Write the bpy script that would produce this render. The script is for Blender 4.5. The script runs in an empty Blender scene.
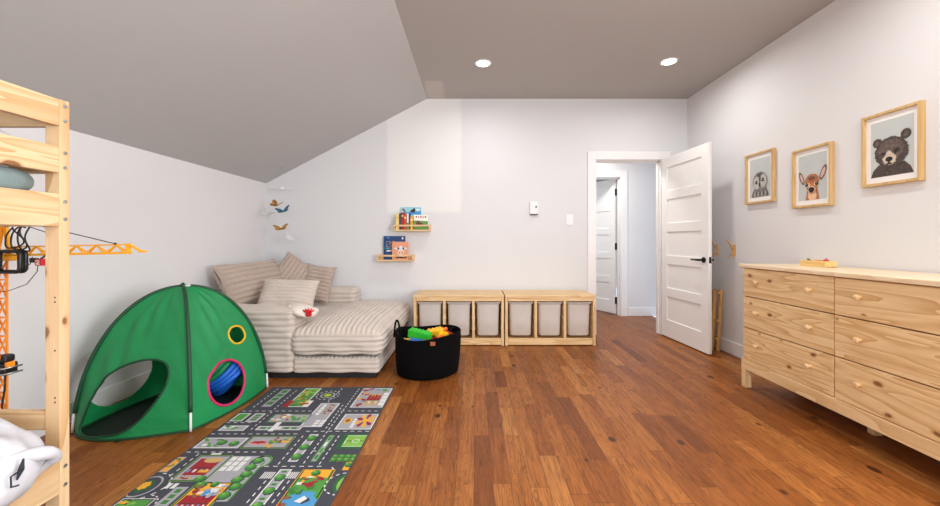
import bpy, bmesh, math, random
from mathutils import Vector, Matrix, Euler
random.seed(7)
S = bpy.context.scene
COL = S.collection
PI = math.pi

# ------------------------------------------------------------------ camera, exposure, world, lights
cam_d = bpy.data.cameras.new('camera')
cam = bpy.data.objects.new('camera', cam_d); COL.objects.link(cam)
cam.location = (0, 0, 1.093); cam.rotation_euler = (PI/2, 0, 0)
cam_d.sensor_width = 36; cam_d.lens = 385/940*36
cam_d.shift_x = -4/940; cam_d.shift_y = -12.5/940
cam_d.clip_start = .02
S.camera = cam
S.view_settings.view_transform = 'Standard'; S.view_settings.look = 'None'
S.view_settings.gamma = 1; S.view_settings.use_curve_mapping = False
S.view_settings.exposure = 0.21
S.cycles.use_denoising = True
S.cycles.max_bounces = 10; S.cycles.diffuse_bounces = 6; S.cycles.glossy_bounces = 4
W = bpy.data.worlds.new('sky'); S.world = W; W.use_nodes = True
W.node_tree.nodes['Background'].inputs[0].default_value = (.75, .85, 1, 1)
W.node_tree.nodes['Background'].inputs[1].default_value = 1.0

LAMP_W = 7.9          # each recessed lamp
REAR_FILL_W = 52.0        # fill light through the unseen, added window behind the camera
HALL_W = 17.5
ROOM2_W = 27.0

def area(name, loc, rot, sx, sy, power, color, shape='RECTANGLE', spread=PI):
    d = bpy.data.lights.new(name, 'AREA'); d.energy = power; d.color = color
    d.shape = shape; d.size = sx
    if shape in ('RECTANGLE', 'ELLIPSE'): d.size_y = sy
    d.spread = spread
    o = bpy.data.objects.new(name, d); COL.objects.link(o)
    o.location = loc; o.rotation_euler = rot
    return o

# fill light from an added, unseen window (added_window_1 in the wall behind the camera)
area('rear_fill_light', (.1, -1.93, 1.45), (PI/2, 0, 0), 2.4, 1.25, REAR_FILL_W, (.94, .965, 1.0))
# window_2 in the wall beside the camera
SIDE_W = 114.0
area('side_window_daylight', (2.44, -.1, 1.45), (0, PI/2, 0), 1.25, 1.7, SIDE_W, (.94, .965, 1.0))
area('hall_lamp', (1.5, 5.0, 2.42), (0, 0, 0), .25, .25, HALL_W, (1, .96, .91))
area('room_daylight', (.2, 7.2, 1.5), (PI/2, 0, -PI/2*.8), 1.4, 1.4, ROOM2_W, (.82, .93, 1))

# ------------------------------------------------------------------ materials
def lin(c):
    return tuple((x/255/12.92 if x/255 <= .04045 else ((x/255+.055)/1.055)**2.4) for x in c[:3]) + (1,)
def newmat(name):
    m = bpy.data.materials.new(name); m.use_nodes = True
    nt = m.node_tree; b = nt.nodes['Principled BSDF']
    return m, nt, b
def node(nt, t, **k):
    n = nt.nodes.new(t)
    for a, v in k.items(): setattr(n, a, v)
    return n
def mth(nt, op, a, b=None, c=None):
    n = node(nt, 'ShaderNodeMath', operation=op)
    for i, v in enumerate((a, b, c)):
        if v is None: continue
        if isinstance(v, (int, float)): n.inputs[i].default_value = v
        else: nt.links.new(v, n.inputs[i])
    return n.outputs[0]
def mixc(nt, fac, a, b, mode='MIX'):
    n = node(nt, 'ShaderNodeMix', data_type='RGBA', blend_type=mode)
    for i, v in ((0, fac), (6, a), (7, b)):
        if isinstance(v, (int, float)): n.inputs[i].default_value = v
        elif isinstance(v, tuple): n.inputs[i].default_value = v
        else: nt.links.new(v, n.inputs[i])
    return n.outputs[2]
def ramp(nt, fac, stops):
    n = node(nt, 'ShaderNodeValToRGB'); e = n.color_ramp.elements
    while len(e) < len(stops): e.new(.5)
    for k, (p, c) in zip(e, stops):
        k.position = p; k.color = c if isinstance(c, tuple) else (c, c, c, 1)
    nt.links.new(fac, n.inputs[0]); return n.outputs[0]
def objcoord(nt, scale=(1, 1, 1), rnd=0.0):
    tc = node(nt, 'ShaderNodeTexCoord'); mp = node(nt, 'ShaderNodeMapping')
    mp.inputs['Scale'].default_value = scale
    nt.links.new(tc.outputs['Object'], mp.inputs[0])
    if rnd:
        oi = node(nt, 'ShaderNodeObjectInfo'); cb = node(nt, 'ShaderNodeCombineXYZ')
        for i, k in enumerate((rnd, rnd*1.7, rnd*.6)):
            nt.links.new(mth(nt, 'MULTIPLY', oi.outputs['Random'], k), cb.inputs[i])
        nt.links.new(cb.outputs[0], mp.inputs['Location'])
    return mp.outputs[0]
def noise(nt, vec, scale, detail=3, rough=.5, dist=0.0):
    n = node(nt, 'ShaderNodeTexNoise'); n.inputs['Scale'].default_value = scale
    n.inputs['Detail'].default_value = detail; n.inputs['Roughness'].default_value = rough
    n.inputs['Distortion'].default_value = dist
    if vec is not None: nt.links.new(vec, n.inputs['Vector'])
    return n
def bump(nt, b, h, strength=.3, dist=.01):
    n = node(nt, 'ShaderNodeBump'); n.inputs['Strength'].default_value = strength
    n.inputs['Distance'].default_value = dist
    nt.links.new(h, n.inputs['Height']); nt.links.new(n.outputs[0], b.inputs['Normal'])
CACHE = {}
def plain(name, rgb, rough=.5, metal=0, var=.06, nscale=60, bmp=0.0):
    if name in CACHE: return CACHE[name]
    m, nt, b = newmat(name)
    v = objcoord(nt); nz = noise(nt, v, nscale, 4)
    c = lin(rgb); lo = tuple(x*(1-var) for x in c[:3])+(1,); hi = tuple(min(1, x*(1+var)) for x in c[:3])+(1,)
    nt.links.new(ramp(nt, nz.outputs[0], [(.3, lo), (.7, hi)]), b.inputs['Base Color'])
    b.inputs['Roughness'].default_value = rough; b.inputs['Metallic'].default_value = metal
    if bmp: bump(nt, b, nz.outputs[0], bmp, .004)
    CACHE[name] = m; return m
def fur(name, rgb, rgb2, scale=70):
    m, nt, b = newmat(name); v = objcoord(nt)
    nz = noise(nt, v, scale, 6, .7, 1.5)
    nt.links.new(ramp(nt, nz.outputs[0], [(.35, lin(rgb)), (.65, lin(rgb2))]), b.inputs['Base Color'])
    b.inputs['Roughness'].default_value = .6; return m
def wood(name, light, dark, axis, knots=.0, rough=.45, ring=9.0, contrast=1.0):
    m, nt, b = newmat(name)
    sc = [1, 1, 1]; sc['xyz'.index(axis)] = .07
    v = objcoord(nt, tuple(sc), 13.0)
    big = noise(nt, v, ring, 2, .5, .6)
    rings = mth(nt, 'FRACT', mth(nt, 'MULTIPLY', big.outputs[0], 9.0))
    rings = mth(nt, 'POWER', rings, 1.6)
    fine = noise(nt, v, 160, 5, .6)
    fac = mth(nt, 'ADD', mth(nt, 'MULTIPLY', rings, .62), mth(nt, 'MULTIPLY', fine.outputs[0], .5))
    c = ramp(nt, fac, [(.15, lin(light)), (1.0, lin(dark))])
    if knots:
        ai = 'xyz'.index(axis)
        sp2 = node(nt, 'ShaderNodeSeparateXYZ'); nt.links.new(objcoord(nt, (1, 1, 1), 13.0), sp2.inputs[0])
        oth = [sp2.outputs[i] for i in range(3) if i != ai]; cb2 = node(nt, 'ShaderNodeCombineXYZ')
        nt.links.new(mth(nt, 'MULTIPLY', sp2.outputs[ai], 2.3), cb2.inputs[0]); nt.links.new(mth(nt, 'MULTIPLY', mth(nt, 'ADD', oth[0], oth[1]), 4.2), cb2.inputs[1])
        v2 = cb2.outputs[0]
        wob = noise(nt, v2, 6, 3)
        vm = node(nt, 'ShaderNodeVectorMath', operation='MULTIPLY_ADD')
        nt.links.new(wob.outputs['Color'], vm.inputs[0]); vm.inputs[1].default_value = (.09,)*3; nt.links.new(v2, vm.inputs[2])
        vo = node(nt, 'ShaderNodeTexVoronoi', voronoi_dimensions='2D'); vo.inputs['Scale'].default_value = 2.2
        nt.links.new(vm.outputs[0], vo.inputs['Vector'])
        sep = node(nt, 'ShaderNodeSeparateColor'); nt.links.new(vo.outputs['Color'], sep.inputs[0])
        on = mth(nt, 'GREATER_THAN', sep.outputs[0], 1-knots)
        rad = mth(nt, 'MULTIPLY_ADD', sep.outputs[1], .07, .05)
        k = mth(nt, 'MULTIPLY', mth(nt, 'SMOOTH_MIN', 1, mth(nt, 'MAXIMUM', 0, mth(nt, 'MULTIPLY', mth(nt, 'SUBTRACT', rad, vo.outputs['Distance']), 30)), .1), on)
        c = mixc(nt, mth(nt, 'MINIMUM', k, .92), c, lin((72, 38, 22)))
        halo = mth(nt, 'MULTIPLY', mth(nt, 'MINIMUM', .45, mth(nt, 'MAXIMUM', 0, mth(nt, 'MULTIPLY', mth(nt, 'SUBTRACT', mth(nt, 'ADD', rad, .07), vo.outputs['Distance']), 6))), on)
        c = mixc(nt, halo, c, lin((176, 118, 62)))
    nt.links.new(c, b.inputs['Base Color'])
    b.inputs['Roughness'].default_value = rough
    bump(nt, b, fine.outputs[0], .08, .002)
    return m
PL, PD = (238, 208, 160), (203, 158, 100)
PINE = {a: wood('pine_'+a, PL, PD, a) for a in 'xyz'}
DL, DD = (232, 196, 142), (196, 148, 88)
DRW = wood('knotty_pine', (244, 214, 164), (204, 154, 94), 'y', knots=.40, ring=10.0)
DRX = {a: wood('pine_dresser_'+a, (242, 212, 164), (214, 170, 112), a) for a in 'xyz'}
TOPW = wood('pale_pine_top', (244, 224, 192), (226, 194, 148), 'y', rough=.35)
BEDW = {a: wood('pine_bed_'+a, (226, 198, 156), (196, 150, 98), a, knots=.25) for a in 'xyz'}
OAK = wood('oak_frame', (216, 182, 124), (190, 150, 92), 'z')
BAM = wood('bamboo', (214, 170, 104), (180, 130, 70), 'z')
WHITE = plain('white_paint', (240, 239, 238), .35, var=.01)
TRIMW = plain('trim_white', (236, 235, 235), .35, var=.01)
BLACK = plain('black_metal', (18, 18, 19), .35, .3)
BLKPL = plain('black_plastic', (22, 22, 24), .4)
WHPL = plain('white_plastic', (235, 235, 236), .35, var=.01)
STEEL = plain('zinc_steel', (190, 190, 192), .3, 1.0)

def wall_mat(name, rgb, patch=None, prgb=None):
    m, nt, b = newmat(name)
    v = objcoord(nt)
    nz = noise(nt, v, 2.0, 3)
    c0 = lin(rgb)
    c = ramp(nt, nz.outputs[0], [(.3, tuple(x*.985 for x in c0[:3])+(1,)), (.7, c0)])
    if patch:   # a rectangle of paler colour with soft, wavy edges
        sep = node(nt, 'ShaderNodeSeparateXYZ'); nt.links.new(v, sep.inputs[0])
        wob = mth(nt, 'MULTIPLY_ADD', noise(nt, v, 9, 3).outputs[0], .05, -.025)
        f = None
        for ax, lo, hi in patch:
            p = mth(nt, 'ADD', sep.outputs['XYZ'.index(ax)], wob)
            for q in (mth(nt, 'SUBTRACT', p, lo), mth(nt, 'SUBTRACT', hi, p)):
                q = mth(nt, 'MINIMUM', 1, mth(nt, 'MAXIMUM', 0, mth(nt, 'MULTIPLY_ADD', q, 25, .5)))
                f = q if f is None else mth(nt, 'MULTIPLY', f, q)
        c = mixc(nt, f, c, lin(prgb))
    nt.links.new(c, b.inputs['Base Color']); b.inputs['Roughness'].default_value = .75
    fine = noise(nt, v, 260, 2); bump(nt, b, fine.outputs[0], .05, .002)
    return m
WALL = wall_mat('wall_paint', (224, 223, 224))
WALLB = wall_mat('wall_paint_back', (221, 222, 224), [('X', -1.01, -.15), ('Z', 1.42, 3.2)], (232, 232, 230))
CEIL = wall_mat('ceiling_paint', (185, 184, 184))
CEILP = wall_mat('ceiling_shaded_with_patch', (174, 170, 167), [('X', -.52, -.33), ('Y', 3.98, 4.5)], (192, 185, 180))  # flat part browner and darker than the slope, floor bounce put into the colour

def floor_mat():
    m, nt, b = newmat('oak_floor')
    tc = node(nt, 'ShaderNodeTexCoord'); sp = node(nt, 'ShaderNodeSeparateXYZ'); nt.links.new(tc.outputs['Object'], sp.inputs[0])
    x, y = sp.outputs[0], sp.outputs[1]
    w = .083
    xr = mth(nt, 'DIVIDE', x, w); row = mth(nt, 'FLOOR', xr); fx = mth(nt, 'FRACT', xr)
    def wn(*ins):
        n = node(nt, 'ShaderNodeTexWhiteNoise', noise_dimensions='3D'); cb = node(nt, 'ShaderNodeCombineXYZ')
        for i, v in enumerate(ins):
            if isinstance(v, (int, float)): cb.inputs[i].default_value = v
            else: nt.links.new(v, cb.inputs[i])
        nt.links.new(cb.outputs[0], n.inputs['Vector']); return n
    r1 = wn(row, 3.3, 0).outputs['Value']; r2 = wn(row, 9.1, 4).outputs['Value']
    ln = mth(nt, 'MULTIPLY_ADD', r1, .45, .34)
    yy = mth(nt, 'ADD', mth(nt, 'DIVIDE', y, ln), mth(nt, 'MULTIPLY', r2, 7))
    ci = mth(nt, 'FLOOR', yy); fy = mth(nt, 'FRACT', yy)
    idn = wn(row, ci, 1.7); rid = idn.outputs['Value']
    base = ramp(nt, rid, [(0, lin((114, 62, 27))), (.10, lin((140, 80, 35))), (.45, lin((156, 92, 42))), (.85, lin((168, 104, 49))), (1, lin((186, 124, 66)))])
    cb = node(nt, 'ShaderNodeCombineXYZ')
    nt.links.new(mth(nt, 'ADD', x, mth(nt, 'MULTIPLY', rid, 31)), cb.inputs[0])
    nt.links.new(mth(nt, 'ADD', mth(nt, 'MULTIPLY', y, .075), mth(nt, 'MULTIPLY', rid, 17)), cb.inputs[1])
    nt.links.new(mth(nt, 'MULTIPLY', rid, 9), cb.inputs[2])
    g = noise(nt, cb.outputs[0], 24, 2, .5, 1.0)
    ring = mth(nt, 'POWER', mth(nt, 'FRACT', mth(nt, 'MULTIPLY', g.outputs[0], 10)), 2.0)
    fine = noise(nt, cb.outputs[0], 170, 6, .65)
    streak = noise(nt, cb.outputs[0], 60, 3, .6, .4)
    grain = mth(nt, 'ADD', mth(nt, 'ADD', mth(nt, 'MULTIPLY', ring, .55), mth(nt, 'MULTIPLY', fine.outputs[0], .55)), mth(nt, 'MULTIPLY', mth(nt, 'SUBTRACT', streak.outputs[0], .5), 1.1))
    c = mixc(nt, mth(nt, 'MULTIPLY', mth(nt, 'MAXIMUM', 0, mth(nt, 'MINIMUM', .9, mth(nt, 'SUBTRACT', grain, .16))), 1.0), base, lin((76, 38, 16)))
    # knots
    v2 = node(nt, 'ShaderNodeMapping'); nt.links.new(tc.outputs['Object'], v2.inputs[0]); v2.inputs['Scale'].default_value = (1, .62, 1)
    vo = node(nt, 'ShaderNodeTexVoronoi', voronoi_dimensions='2D'); vo.inputs['Scale'].default_value = 5.2; nt.links.new(v2.outputs[0], vo.inputs['Vector'])
    sc = node(nt, 'ShaderNodeSeparateColor'); nt.links.new(vo.outputs['Color'], sc.inputs[0])
    on = mth(nt, 'GREATER_THAN', sc.outputs[0], .80)
    k = mth(nt, 'MULTIPLY', on, mth(nt, 'MINIMUM', .85, mth(nt, 'MAXIMUM', 0, mth(nt, 'MULTIPLY', mth(nt, 'SUBTRACT', mth(nt, 'MULTIPLY_ADD', sc.outputs[1], .08, .05), vo.outputs['Distance']), 22))))
    c = mixc(nt, k, c, lin((48, 26, 18)))
    gx = mth(nt, 'MINIMUM', fx, mth(nt, 'SUBTRACT', 1, fx))
    gy = mth(nt, 'MULTIPLY', mth(nt, 'MINIMUM', fy, mth(nt, 'SUBTRACT', 1, fy)), 6.0)
    gap = mth(nt, 'LESS_THAN', mth(nt, 'MINIMUM', gx, gy), .013)
    c = mixc(nt, mth(nt, 'MULTIPLY', gap, .7), c, lin((50, 28, 18)))
    nt.links.new(c, b.inputs['Base Color'])
    nt.links.new(mth(nt, 'MULTIPLY_ADD', fine.outputs[0], .22, .27), b.inputs['Roughness']); b.inputs['Specular IOR Level'].default_value = .20
    bump(nt, b, mth(nt, 'SUBTRACT', mth(nt, 'MULTIPLY', fine.outputs[0], .3), mth(nt, 'MULTIPLY', gap, 1)), .12, .003)
    return m
FLOOR = floor_mat()

# ------------------------------------------------------------------ mesh helpers (world metres; obj() moves them under their parent)
BASE = {}
def bm_new(): return bmesh.new()
def box(bm, x0, x1, y0, y1, z0, z1, bev=.003, mi=0, rot=None, seg=2):
    c = Vector(((x0+x1)/2, (y0+y1)/2, (z0+z1)/2))
    r = bmesh.ops.create_cube(bm, size=1); vs = r['verts']
    for v in vs: v.co = Vector((v.co.x*(x1-x0), v.co.y*(y1-y0), v.co.z*(z1-z0)))
    fs = list({f for v in vs for f in v.link_faces})
    bev = min(bev, .45*min(x1-x0, y1-y0, z1-z0))
    if bev > 0:
        es = list({e for f in fs for e in f.edges})
        q = bmesh.ops.bevel(bm, geom=es, offset=bev, segments=seg, affect='EDGES', profile=.5)
        vs = list({v for f in q['faces'] for v in f.verts} | {v for v in vs if v.is_valid})
        fs = list({f for v in vs for f in v.link_faces})
    for f in fs: f.material_index = mi
    M = Matrix.Translation(c) @ (rot.to_4x4() if rot is not None else Matrix.Identity(4))
    for v in vs: v.co = M @ v.co
    return vs
def beam(bm, p0, p1, w, h, bev=.002, mi=0, up=(0, 0, 1)):
    p0, p1 = Vector(p0), Vector(p1); d = p1-p0; L = d.length; d.normalize()
    u = Vector(up)
    if abs(d.dot(u)) > .98: u = Vector((0, 1, 0))
    s = d.cross(u).normalized(); t = s.cross(d)
    vs = box(bm, -L/2, L/2, -w/2, w/2, -h/2, h/2, bev, mi)
    R = Matrix((d, -s, t)).transposed().to_4x4(); R.translation = (p0+p1)/2
    for v in vs: v.co = R @ v.co
def tube(bm, pts, r, seg=8, mi=0, closed=False, caps=True):
    pts = [Vector(p) for p in pts]; n = len(pts); rings = []
    rr = r if isinstance(r, (list, tuple)) else [r]*n
    prev = None
    for i, p in enumerate(pts):
        if closed: d = pts[(i+1) % n]-pts[i-1]
        else: d = pts[min(i+1, n-1)]-pts[max(i-1, 0)]
        d.normalize()
        if prev is None:
            a = Vector((0, 0, 1)) if abs(d.z) < .9 else Vector((1, 0, 0))
            u = d.cross(a).normalized()
        else:
            u = (prev - d*prev.dot(d)).normalized()
        prev = u; v = d.cross(u)
        rings.append([bm.verts.new(p+(u*math.cos(2*PI*k/seg)+v*math.sin(2*PI*k/seg))*rr[i]) for k in range(seg)])
    m = n if closed else n-1
    for i in range(m):
        a, b = rings[i], rings[(i+1) % n]
        for k in range(seg):
            f = bm.faces.new((a[k], a[(k+1) % seg], b[(k+1) % seg], b[k])); f.material_index = mi; f.smooth = True
    if not closed and caps:
        for q in (rings[0][::-1], rings[-1]):
            f = bm.faces.new(q); f.material_index = mi
def cyl(bm, p0, p1, r0, r1=None, seg=20, mi=0):
    tube(bm, [p0, p1], [r0, r0 if r1 is None else r1], seg, mi)
def lathe(bm, prof, cx, cy, seg=32, mi=0, squash=None):
    rings = []
    for r, z in prof:
        ring = []
        for k in range(seg):
            a = 2*PI*k/seg; q = Vector((cx+r*math.cos(a), cy+r*math.sin(a), z))
            if squash: q = squash(q, a)
            ring.append(bm.verts.new(q))
        rings.append(ring)
    for a, b in zip(rings, rings[1:]):
        for k in range(seg):
            f = bm.faces.new((a[k], a[(k+1) % seg], b[(k+1) % seg], b[k])); f.material_index = mi; f.smooth = True
    return rings
def sphere(bm, c, rx, ry=None, rz=None, mi=0, u=16, v=10, rot=None):
    ry = ry or rx; rz = rz or rx
    r = bmesh.ops.create_uvsphere(bm, u_segments=u, v_segments=v, radius=1)
    for q in r['verts']:
        p = Vector((q.co.x*rx, q.co.y*ry, q.co.z*rz))
        if rot is not None: p = rot @ p
        q.co = p + Vector(c)
    for f in {f for q in r['verts'] for f in q.link_faces}: f.material_index = mi; f.smooth = True
def prism(bm, pts, ext, mi=0):
    """polygon pts (3-D) pushed out along vector ext"""
    ext = Vector(ext); a = [bm.verts.new(p) for p in pts]; b = [bm.verts.new(Vector(p)+ext) for p in pts]
    fs = [bm.faces.new(a), bm.faces.new(b[::-1])]
    n = len(a)
    for i in range(n): fs.append(bm.faces.new((a[i], b[i], b[(i+1) % n], a[(i+1) % n])))
    for f in fs: f.material_index = mi
    bmesh.ops.recalc_face_normals(bm, faces=fs)
def surf(bm, fn, nu, nv, mi=0, cu=False):
    g = [[bm.verts.new(fn(i/nu, j/nv)) for j in range(nv+1)] for i in range(nu if cu else nu+1)]
    for i in range(nu):
        for j in range(nv):
            a, b = g[i], g[(i+1) % len(g)]
            f = bm.faces.new((a[j], b[j], b[j+1], a[j+1])); f.smooth = True; f.material_index = mi
    return g
def obj(name, bm, mats, parent=None, base=None, smooth=None, world=True):
    me = bpy.data.meshes.new(name)
    b = Vector(BASE[parent.name]) if parent is not None else Vector(base or (0, 0, 0))
    if not world: b = Vector((0, 0, 0))
    if b.length: bmesh.ops.translate(bm, verts=bm.verts[:], vec=-b)
    bm.normal_update(); bm.to_mesh(me); bm.free()
    if not isinstance(mats, (list, tuple)): mats = [mats]
    for m in mats: me.materials.append(m)
    if smooth:
        for p in me.polygons: p.use_smooth = True
    o = bpy.data.objects.new(name, me); COL.objects.link(o)
    if parent is not None: o.parent = parent; BASE[o.name] = tuple(BASE[parent.name])
    else:
        if base: o.location = base
        BASE[o.name] = tuple(b)
    return o
def tag(o, label, cat, group=None, kind=None):
    o['label'] = label; o['category'] = cat
    if group: o['group'] = group
    if kind: o['kind'] = kind
    return o
def empty(name, loc, label, cat, group=None, rot=None, local=False):
    o = bpy.data.objects.new(name, None); COL.objects.link(o); o.location = loc; o.empty_display_size = .05
    if rot: o.rotation_euler = rot
    BASE[o.name] = (0, 0, 0) if local else tuple(loc)
    return tag(o, label, cat, group)
def struct(name, bm, m, label=None, cat=None, parent=None):
    o = obj(name, bm, m, parent)
    if parent is None:
        o['kind'] = 'structure'
        if label: o['label'] = label; o['category'] = cat
    return o
def copy_tree(o, parent=None):
    c = o.copy(); COL.objects.link(c)
    if parent is not None: c.parent = parent
    for ch in list(o.children): copy_tree(ch, c)
    return c

# ------------------------------------------------------------------ the room
XL, XR, YB, YF, H = -2.42, 2.48, 4.477, -2.0, 2.742
XR1, ZL = -.547, 1.756                      # ridge line of the sloped ceiling, knee wall height
DX0, DX1, DH = 1.415, 2.178, 2.03            # doorway
YH = 5.58                                   # hall's far wall
b = bm_new(); box(b, XL-.1, XR+.1, YF-.1, 9.0, -.06, 0, 0); struct('floor', b, FLOOR, 'warm brown oak plank floor with dark knots', 'floor')
b = bm_new(); box(b, XL-.1, XL, YF-.1, YB+.1, 0, ZL+.05, 0); struct('wall_left', b, WALL, 'low pale grey wall under the sloped ceiling', 'wall')
b = bm_new(); prism(b, [(XL, YB, 0), (DX0, YB, 0), (DX0, YB, DH), (DX1, YB, DH), (DX1, YB, 0), (XR+.1, YB, 0), (XR+.1, YB, H), (XR1, YB, H), (XL, YB, ZL)], (0, .11, 0))
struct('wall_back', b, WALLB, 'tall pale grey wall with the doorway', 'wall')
b = bm_new()
box(b, XR, XR+.1, YF-.1, -1.0, 0, H, 0); box(b, XR, XR+.1, .8, YB, 0, H, 0); box(b, XR, XR+.1, -1.0, .8, 0, .8, 0); box(b, XR, XR+.1, -1.0, .8, 2.1, H, 0)
struct('wall_right', b, WALL, 'pale wall behind the pine dresser with framed prints', 'wall')
b = bm_new()
box(b, XL, -1.15, YF-.1, YF, 0, H, 0); box(b, 1.35, XR, YF-.1, YF, 0, H, 0)
box(b, -1.15, 1.35, YF-.1, YF, 0, .78, 0); box(b, -1.15, 1.35, YF-.1, YF, 2.13, H, 0)
struct('wall_front', b, WALL)
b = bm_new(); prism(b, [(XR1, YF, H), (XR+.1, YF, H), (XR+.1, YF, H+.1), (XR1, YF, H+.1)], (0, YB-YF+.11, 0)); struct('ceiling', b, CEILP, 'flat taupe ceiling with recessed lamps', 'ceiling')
sl = (H-ZL)/(XR1-XL)
b = bm_new(); prism(b, [(XL-.1, YF, ZL-.1*sl), (XR1, YF, H), (XR1, YF, H+.11), (XL-.1, YF, ZL-.1*sl+.11)], (0, YB-YF+.11, 0)); struct('ceiling_slope', b, CEIL, 'sloped taupe ceiling above the low wall', 'ceiling')
# unseen window added behind the camera for fill light
b = bm_new()
for x0, x1, z0, z1 in ((-1.15, -1.09, .78, 2.13), (1.29, 1.35, .78, 2.13), (-1.15, 1.35, .78, .84), (-1.15, 1.35, 2.07, 2.13), (.07, .13, .78, 2.13)):
    box(b, x0, x1, YF-.08, YF-.03, z0, z1, .004)
struct('added_window_1', b, WHITE)
b = bm_new()
for y0, y1, z0, z1 in ((-1.0, -.94, .8, 2.1), (.74, .8, .8, 2.1), (-1.0, .8, .8, .86), (-1.0, .8, 2.04, 2.1), (-.13, -.07, .8, 2.1)):
    box(b, XR+.03, XR+.08, y0, y1, z0, z1, .004)
struct('window_2', b, WHITE)
# baseboards
BBH, BBT = .125, .014
def bboard(name, x0, x1, y0, y1):
    b = bm_new(); box(b, x0, x1, y0, y1, 0, BBH, .004); return struct(name, b, TRIMW)
bboard('baseboard_left', XL, XL+BBT, YF, YB); bboard('baseboard_right', XR-BBT, XR, YF, YB)
bboard('baseboard_back', XL+BBT, DX0-.105, YB-BBT, YB); bboard('baseboard_corner', DX1+.105, XR-BBT, YB-BBT, YB)
# door casing of the room's doorway
def casing(name, x0, x1, h, y, w=.095, t=.016, depth=.11):
    b = bm_new()
    box(b, x0-w, x0-.004, y-t, y, 0, h+w, .003); box(b, x1+.004, x1+w, y-t, y, 0, h+w, .003)
    box(b, x0-.004, x1+.004, y-t, y, h+.004, h+w, .003)
    box(b, x0-.012, x0+.006, y-.004, y+depth, 0, h, .002); box(b, x1-.006, x1+.012, y-.004, y+depth, 0, h, .002)
    box(b, x0, x1, y-.004, y+depth, h-.006, h+.012, .002)
    box(b, x0+.006, x0+.02, y+.045, y+depth-.02, 0, h-.006, .002)
    box(b, x1-.02, x1-.006, y+.045, y+depth-.02, 0, h-.006, .002)
    box(b, x0+.006, x1-.006, y+.045, y+depth-.02, h-.02, h-.006, .002)
    return struct(name, b, TRIMW)
casing('trim_1', DX0, DX1, DH, YB)
# hall
HX0, HX1 = -.6, 3.4
D2X0, D2X1 = 1.37, 2.125
b = bm_new(); prism(b, [(HX0, YH, 0), (D2X0, YH, 0), (D2X0, YH, DH-.02), (D2X1, YH, DH-.02), (D2X1, YH, 0), (HX1, YH, 0), (HX1, YH, 2.45), (HX0, YH, 2.45)], (0, .11, 0)); struct('wall_hall', b, WALL, 'hall wall seen through the doorway', 'wall')
b = bm_new(); box(b, HX0-.1, HX0, YB+.11, 9, 0, 2.45, 0); struct('wall_hall_west', b, WALL)
b = bm_new(); box(b, HX1, HX1+.1, YB+.11, 9, 0, 2.45, 0); struct('wall_hall_east', b, WALL)
b = bm_new(); box(b, HX0-.1, HX1+.1, YB+.11, 9.1, 2.45, 2.55, 0); struct('ceiling_hall', b, CEIL)
b = bm_new(); box(b, HX0, HX1, 8.9, 9, 0, 2.45, 0); struct('wall_far_room', b, WALL)
casing('trim_2', D2X0, D2X1, DH-.02, YH)
b = bm_new(); box(b, D2X1+.1, HX1, YH-BBT, YH, 0, BBH, .004); struct('baseboard_hall', b, TRIMW)

def make_door(name, hinge, ang, w, h, handle_z, label, flip=1):
    """local x runs from hinge to free edge, thickness along y"""
    r = empty(name, hinge, label, 'door', rot=(0, 0, ang), local=True); r['kind'] = 'structure'
    b = bm_new(); t = .036
    box(b, .01, w-.01, t/2-.008, t/2+.008, .01, h-.01, 0)
    box(b, 0, .105, 0, t, .008, h, .004, seg=3); box(b, w-.105, w, 0, t, .008, h, .004, seg=3)
    top, bot, mid = .115, .2, .1; ph = (h-top-bot-4*mid)/5; z = .008
    box(b, .1, w-.1, 0, t, z, bot, .004, seg=3); z = bot
    for i in range(4):
        z += ph; box(b, .1, w-.1, 0, t, z, z+mid, .004, seg=3); z += mid
    box(b, .1, w-.1, 0, t, h-top, h, .004, seg=3)
    s = obj('panel', b, WHITE, r, world=False)
    for side in (1, -1):
        b = bm_new(); y = t if side > 0 else 0
        cyl(b, (w-.062, y, handle_z), (w-.062, y+side*.009, handle_z), .027, seg=24)
        cyl(b, (w-.062, y, handle_z), (w-.062, y+side*.05, handle_z), .010, seg=16)
        tube(b, [(w-.055, y+side*.05, handle_z), (w-.10, y+side*.052, handle_z), (w-.18, y+side*.05, handle_z)], [.011, .010, .009], 12)
        o = obj('handle', b, BLACK, r, world=False); o['label'] = 'black lever handle'
    b = bm_new(); box(b, w-.001, w+.002, .006, t-.006, handle_z-.03, handle_z+.03, .001)
    box(b, w, w+.008, .012, t-.012, handle_z-.008, handle_z+.008, .002); o = obj('latch_plate', b, BLACK, r, world=False); o['label'] = 'black latch plate'
    for z in (.2, h/2, h-.2):
        b = bm_new(); yy = -.006 if flip > 0 else t+.006
        cyl(b, (-.004, yy, z-.05), (-.004, yy, z+.05), .009, seg=12); box(b, -.02, .028, yy-.003, yy+.007, z-.05, z+.05, .001)
        if flip > 0: box(b, -.004, .001, .004, t-.004, z-.05, z+.05, .001)
        o = obj('hinge', b, BLACK, r, world=False); o['label'] = 'black hinge'
    return r
# free edge of the open door stands out into the room
make_door('door_1', (2.158, 4.43, .006), math.atan2(3.66-4.43, 2.216-2.158), .79, 2.018, .90, 'white five panel door standing open into the room', flip=-1)
make_door('door_2', (2.108, 5.70, .006), PI-math.radians(62), .735, 2.0, .92, 'white five panel door ajar across the hall', flip=1)

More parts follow.
